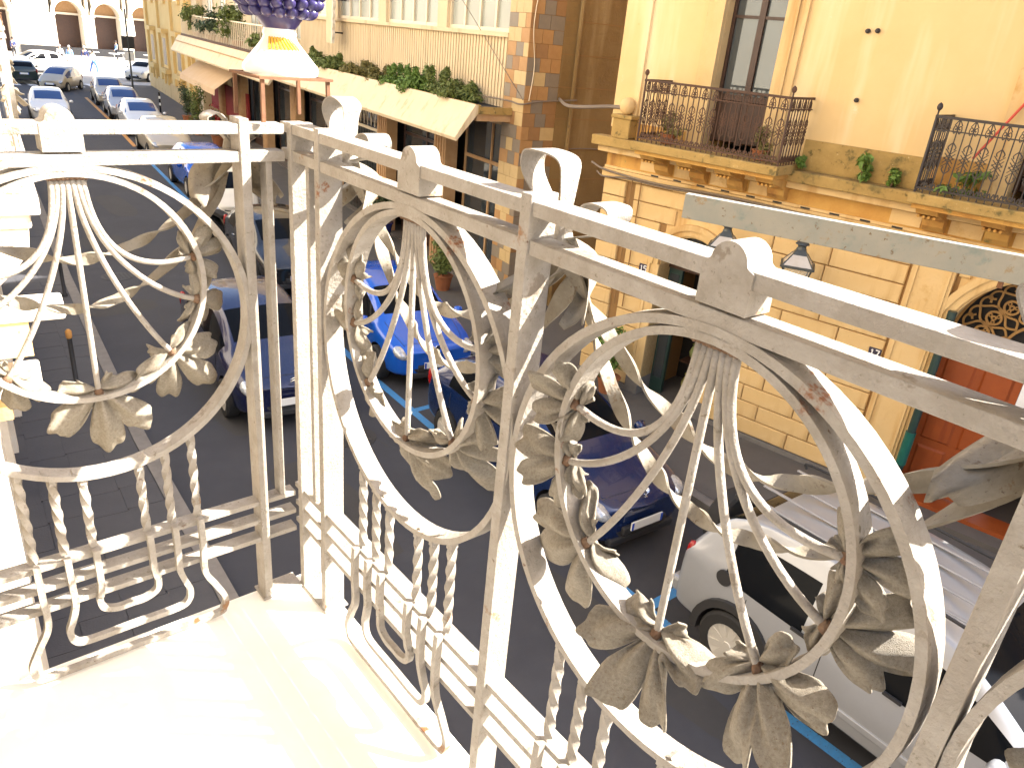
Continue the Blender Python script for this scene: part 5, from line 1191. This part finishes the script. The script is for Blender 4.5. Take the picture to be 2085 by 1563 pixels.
fl = foliage([(0,0,1.2,.3,.2,.5),(0.2,0,0.8,.2,.2,.3)], 60, 0.06, 4).build('red_flowers', MATS['lamp_red'], None); fl.location = GM(22.9,1.55,GZ+.5); tag(fl, 'cluster of red flowers hanging by the far plant shop', 'flowers')
for k, (u, h, r, lab) in enumerate(((-2.70,.36,.20,'leafy weed growing on the cornice between the two iron balconies'),(-3.07,.22,.14,'small weed on the cornice beside the black balcony'))):
    cl = [(random.uniform(-.5,.5)*r,random.uniform(-.3,.3)*r,h*(.2+.22*q),r*.6,r*.5,h*.2) for q in range(4)]
    plant('cornice_weed', lab, GP(u,0.14,-0.146), cl, 34, 0.055, 'leaf_bright', k+120, 'weeds growing on the palazzo')
for k, (u, w, lab, h, r) in enumerate(((-3.95,.42,'low weeds spreading on the floor of the black balcony',.28,.42),(-5.2,.45,'weeds at the far end of the black balcony',.22,.3),(-1.86,.20,'small weed at the right foot of the rusty balcony',.12,.09))):
    cl = [(random.uniform(-1,1)*r,random.uniform(-.3,.3)*r,h*(.2+.2*q),r*.5,r*.4,h*.2) for q in range(5)]
    plant('balcony_weed', lab, GP(u,w,-0.10), cl, 40, 0.05, 'leaf_bright', k+130, 'weeds growing on the palazzo')
for k, (u, r, lab) in enumerate(((-0.0+0.14,.20,'round mossy shrub behind the left half of the rusty balcony'),(-1.36,.17,'mossy plant behind the right half of the rusty balcony'))):
    cl = [(random.uniform(-.5,.5)*r,random.uniform(-.5,.5)*r,.08+.1*q,r*.8,r*.7,.12) for q in range(4)]
    plant('balcony_shrub', lab, GP(u,0.45,-0.07), cl, 130, 0.03, 'leaf_dry', k+140, 'shrubs on the rusty balcony', (0.12,0.14,'terracotta'))
# stone urn at the corner of the palazzo ledge
urn = thing('corner_pedestal', 'mossy stone pedestal with a carved lump at the left corner of the palazzo ledge', 'pedestal', GP(1.16,0.13,-0.145), R(90-PH1))
MB().box(-0.17,-0.12,0,0.17,0.12,0.30).build('block', MATS['mossy_stone'], urn, bevel=0.02); MB().box(-0.20,-0.14,0.30,0.20,0.14,0.36).build('cap', MATS['mossy_stone'], urn, bevel=0.015)
MB().lathe([(0.05,0.36),(0.11,0.42),(0.13,0.50),(0.10,0.58),(0.03,0.62)], 12).build('finial', MATS['ochre_stone'], urn, smooth=50)
# red pole leaning on the second balcony
o = MB().tube([GP(-3.92,0.25,0.35), GP(-4.34,0.10,1.22)], 0.016, 8).build('awning_crank', mat('red_paint', (0.55,0.06,0.03), 0.5), None); tag(o, 'red awning pole leaning against the palazzo wall behind the black balcony', 'pole')
# bollards on the left pavement
for k, (x, y, lab) in enumerate(((1.35,11.1,'dark bollard with a yellow top on the left pavement, nearer one'),(2.10,15.6,'dark bollard on the left pavement near the stone ledge, farther one'))):
    t = thing('bollard', lab, 'bollard', (x,y,GZ+.11), 0, 'bollards on the left pavement')
    MB().lathe([(.055,0),(.055,.05),(.035,.07),(.035,.82)], 12).build('post', MATS['black_plastic'], t, smooth=50); MB().lathe([(.038,.82),(.045,.84),(.045,.93),(.02,.96)], 12).build('cap', MATS['orange_paint'], t, smooth=50)
# street pole with signs, closed parasol, cafe tables
t = thing('street_pole', 'tall thin pole with a small dark sign at the kerb near the square', 'pole', (13.6,53.0,GZ))
MB().lathe([(.06,0),(.05,5.2),(.02,5.25)], 10).build('post', MATS['lantern_metal'], t); MB().box(-.35,-.04,3.0,.35,.04,3.7).build('sign', MATS['black_plastic'], t); MB().box(-.28,-.03,2.3,.28,.03,2.8).build('sign', MATS['plate_white'], t)
t = thing('striped_post', 'short red and white post on the kerb beside the far parked cars', 'bollard', (13.1,46.0,GZ+.1))
MB().lathe([(.05,0),(.05,1.1)], 10).build('post', MATS['paint_black'], t)
for z in (0.4,0.75): MB().lathe([(.052,z),(.052,z+.14)], 10).build('band', MATS['plate_white'], t)
t = thing('closed_parasol', 'closed white parasol standing in front of the arcaded palace', 'parasol', (23.2,88.0,GZ))
MB().lathe([(.04,0),(.04,2.6)], 8).build('pole', MATS['aluminium'], t); MB().lathe([(.10,2.4),(.34,2.5),(.30,3.4),(.16,4.8),(.03,5.8)], 12).build('canopy', MATS['paint_white'], t, smooth=50)
tb = None
for k, (x, y) in enumerate(((19.6,88.5),(21.2,87.5),(22.4,89.0),(24.6,88.0),(25.6,90.0))):
    t = thing('cafe_table', ['white cafe table left of the man in the light blue shirt','white cafe table right in front of the waiter','white cafe table behind the front one','white cafe table near the closed parasol','white cafe table at the far right by the corner house'][k], 'table', (x,y,GZ), 0, 'cafe tables in front of the palace')
    MB().box(-.42,-.42,.74,.42,.42,.78).build('top', MATS['plate_white'], t); MB().lathe([(.03,0),(.03,.74)], 8).build('leg', MATS['plate_white'], t); MB().box(-.25,-.25,0,.25,.25,.03).build('base', MATS['plate_white'], t)

# ------------------------------------------------------------------ people
mat('skin', (0.46,0.27,0.18), 0.6); mat('hair_grey', (0.45,0.42,0.38), 0.8); mat('hair_dark', (0.03,0.02,0.015), 0.7)
mat('cloth_navy', (0.02,0.03,0.10), 0.85); mat('cloth_white', (0.75,0.74,0.72), 0.85); mat('cloth_lightblue', (0.20,0.38,0.68), 0.85); mat('cloth_dark', (0.025,0.025,0.03), 0.85); mat('cloth_blue', (0.05,0.14,0.42), 0.85)
def skin(name, V, E, rad, mt, parent, lev=1):
    me = bpy.data.meshes.new(name); me.from_pydata(V, E, []); o = bpy.data.objects.new(name, me); COL.objects.link(o); o.parent = parent
    q = o.modifiers.new('skin','SKIN'); q.use_smooth_shade = True
    if not me.skin_vertices: me.skin_vertices.new()
    for i, r in enumerate(rad): me.skin_vertices[0].data[i].radius = (r[0], r[1]) if isinstance(r, tuple) else (r, r)
    me.skin_vertices[0].data[0].use_root = True
    s = o.modifiers.new('sub','SUBSURF'); s.levels = lev; s.render_levels = lev
    me.materials.append(mt); return o
def person(label, pos, rz, top, bot, hair, stride=0.25, armf=0.2, h=1.72):
    t = thing('person', label, 'person', (pos[0],pos[1],GZ), rz, 'people on the square'); k = h/1.72
    S = lambda L_: [(x*k,y*k,z*k) for x,y,z in L_]
    V = S([(0,0,.95),(0,0,1.15),(0,0,1.38),(0,0,1.50),(.015,0,1.58),(.03,0,1.66),
           (0,.18,1.40),(.04,.24,1.14),(armf,.22,.92),(armf+.06,.21,.82),(0,-.18,1.40),(-.02,-.24,1.14),(.05,-.25,.90),(.08,-.25,.81),
           (0,.09,.90),(stride*.55,.10,.50),(stride*.5,.10,.07),(stride*.5+.14,.11,.03),(0,-.09,.90),(-stride*.4,-.10,.50),(-stride*.9,-.10,.08),(-stride*.9+.14,-.11,.03)])
    E = [(0,1),(1,2),(2,3),(3,4),(4,5),(2,6),(6,7),(7,8),(8,9),(2,10),(10,11),(11,12),(12,13),(0,14),(14,15),(15,16),(16,17),(0,18),(18,19),(19,20),(20,21)]
    rd = [(.11,.15),(.10,.14),(.11,.17),.055,(.075,.07),(.10,.085),.05,.042,.032,.035,.05,.042,.032,.035,.085,.06,.04,.04,.085,.06,.04,.04]
    skin('body', V, E, [(r if isinstance(r,tuple) else (r,r)) for r in rd], MATS['skin'], t)
    Vs = [V[i] for i in (0,1,2,6,7,8,10,11,12)]
    skin('shirt', Vs, [(0,1),(1,2),(2,3),(3,4),(4,5),(2,6),(6,7),(7,8)], [(.125,.165),(.12,.16),(.125,.185),.064,.056,.046,.064,.056,.046], MATS[top], t)
    Vt = [V[i] for i in (0,14,15,16,18,19,20)]
    skin('trousers', Vt, [(0,1),(1,2),(2,3),(0,4),(4,5),(5,6)], [(.122,.16),.098,.075,.056,.098,.075,.056], MATS[bot], t)
    MB().lathe([(.02,.12),(.07,.10),(.102,.04),(.105,-.02),(.09,-.06)], 12, (V[5][0]-.012,V[5][1],V[5][2]+.01)).build('hair', MATS[hair], t, smooth=True)
person('white haired person in a white top walking at the left of the group', (14.6,78.0), R(-100), 'cloth_white', 'cloth_dark', 'hair_grey')
person('person in a pale top walking beside the white haired one', (15.2,77.4), R(-110), 'cloth_lightblue', 'cloth_white', 'hair_grey', .2)
person('person in a navy jacket and white trousers in the middle of the group', (16.2,76.6), R(-95), 'cloth_navy', 'cloth_white', 'hair_grey', .25, .25, 1.78)
person('person in a white top and blue shorts stepping off to the right of the group', (15.9,72.6), R(-60), 'cloth_white', 'cloth_blue', 'hair_dark', .4, .3)
person('waiter in a light blue shirt and dark trousers standing by the cafe tables', (22.1,90.0), R(-170), 'cloth_lightblue', 'cloth_dark', 'hair_dark', .1, .3, 1.8)
person('person in dark clothes standing far left by the palace', (12.4,86.0), R(-60), 'cloth_navy', 'cloth_dark', 'hair_dark', .1)
# shop mannequin behind the glass under the canopy
t = thing('mannequin', 'pale dressed mannequin in the shop window beside the tiled pillar', 'mannequin', GM(2.0,-0.95,GZ+.17), R(90))
MB().lathe([(.03,0),(.02,.75),(.10,.80),(.15,.95),(.11,1.12),(.16,1.36),(.05,1.46),(.045,1.50),(.085,1.56),(.09,1.64),(.04,1.70)], 12).build('body', MATS['cloth_white'], t, smooth=50)
for s in (-1,1): MB().tube(crom([(0,s*.16,1.36),(0.03,s*.24,1.10),(.10,s*.20,.88)],5), .035, 6).build('arm', MATS['cloth_white'], t)
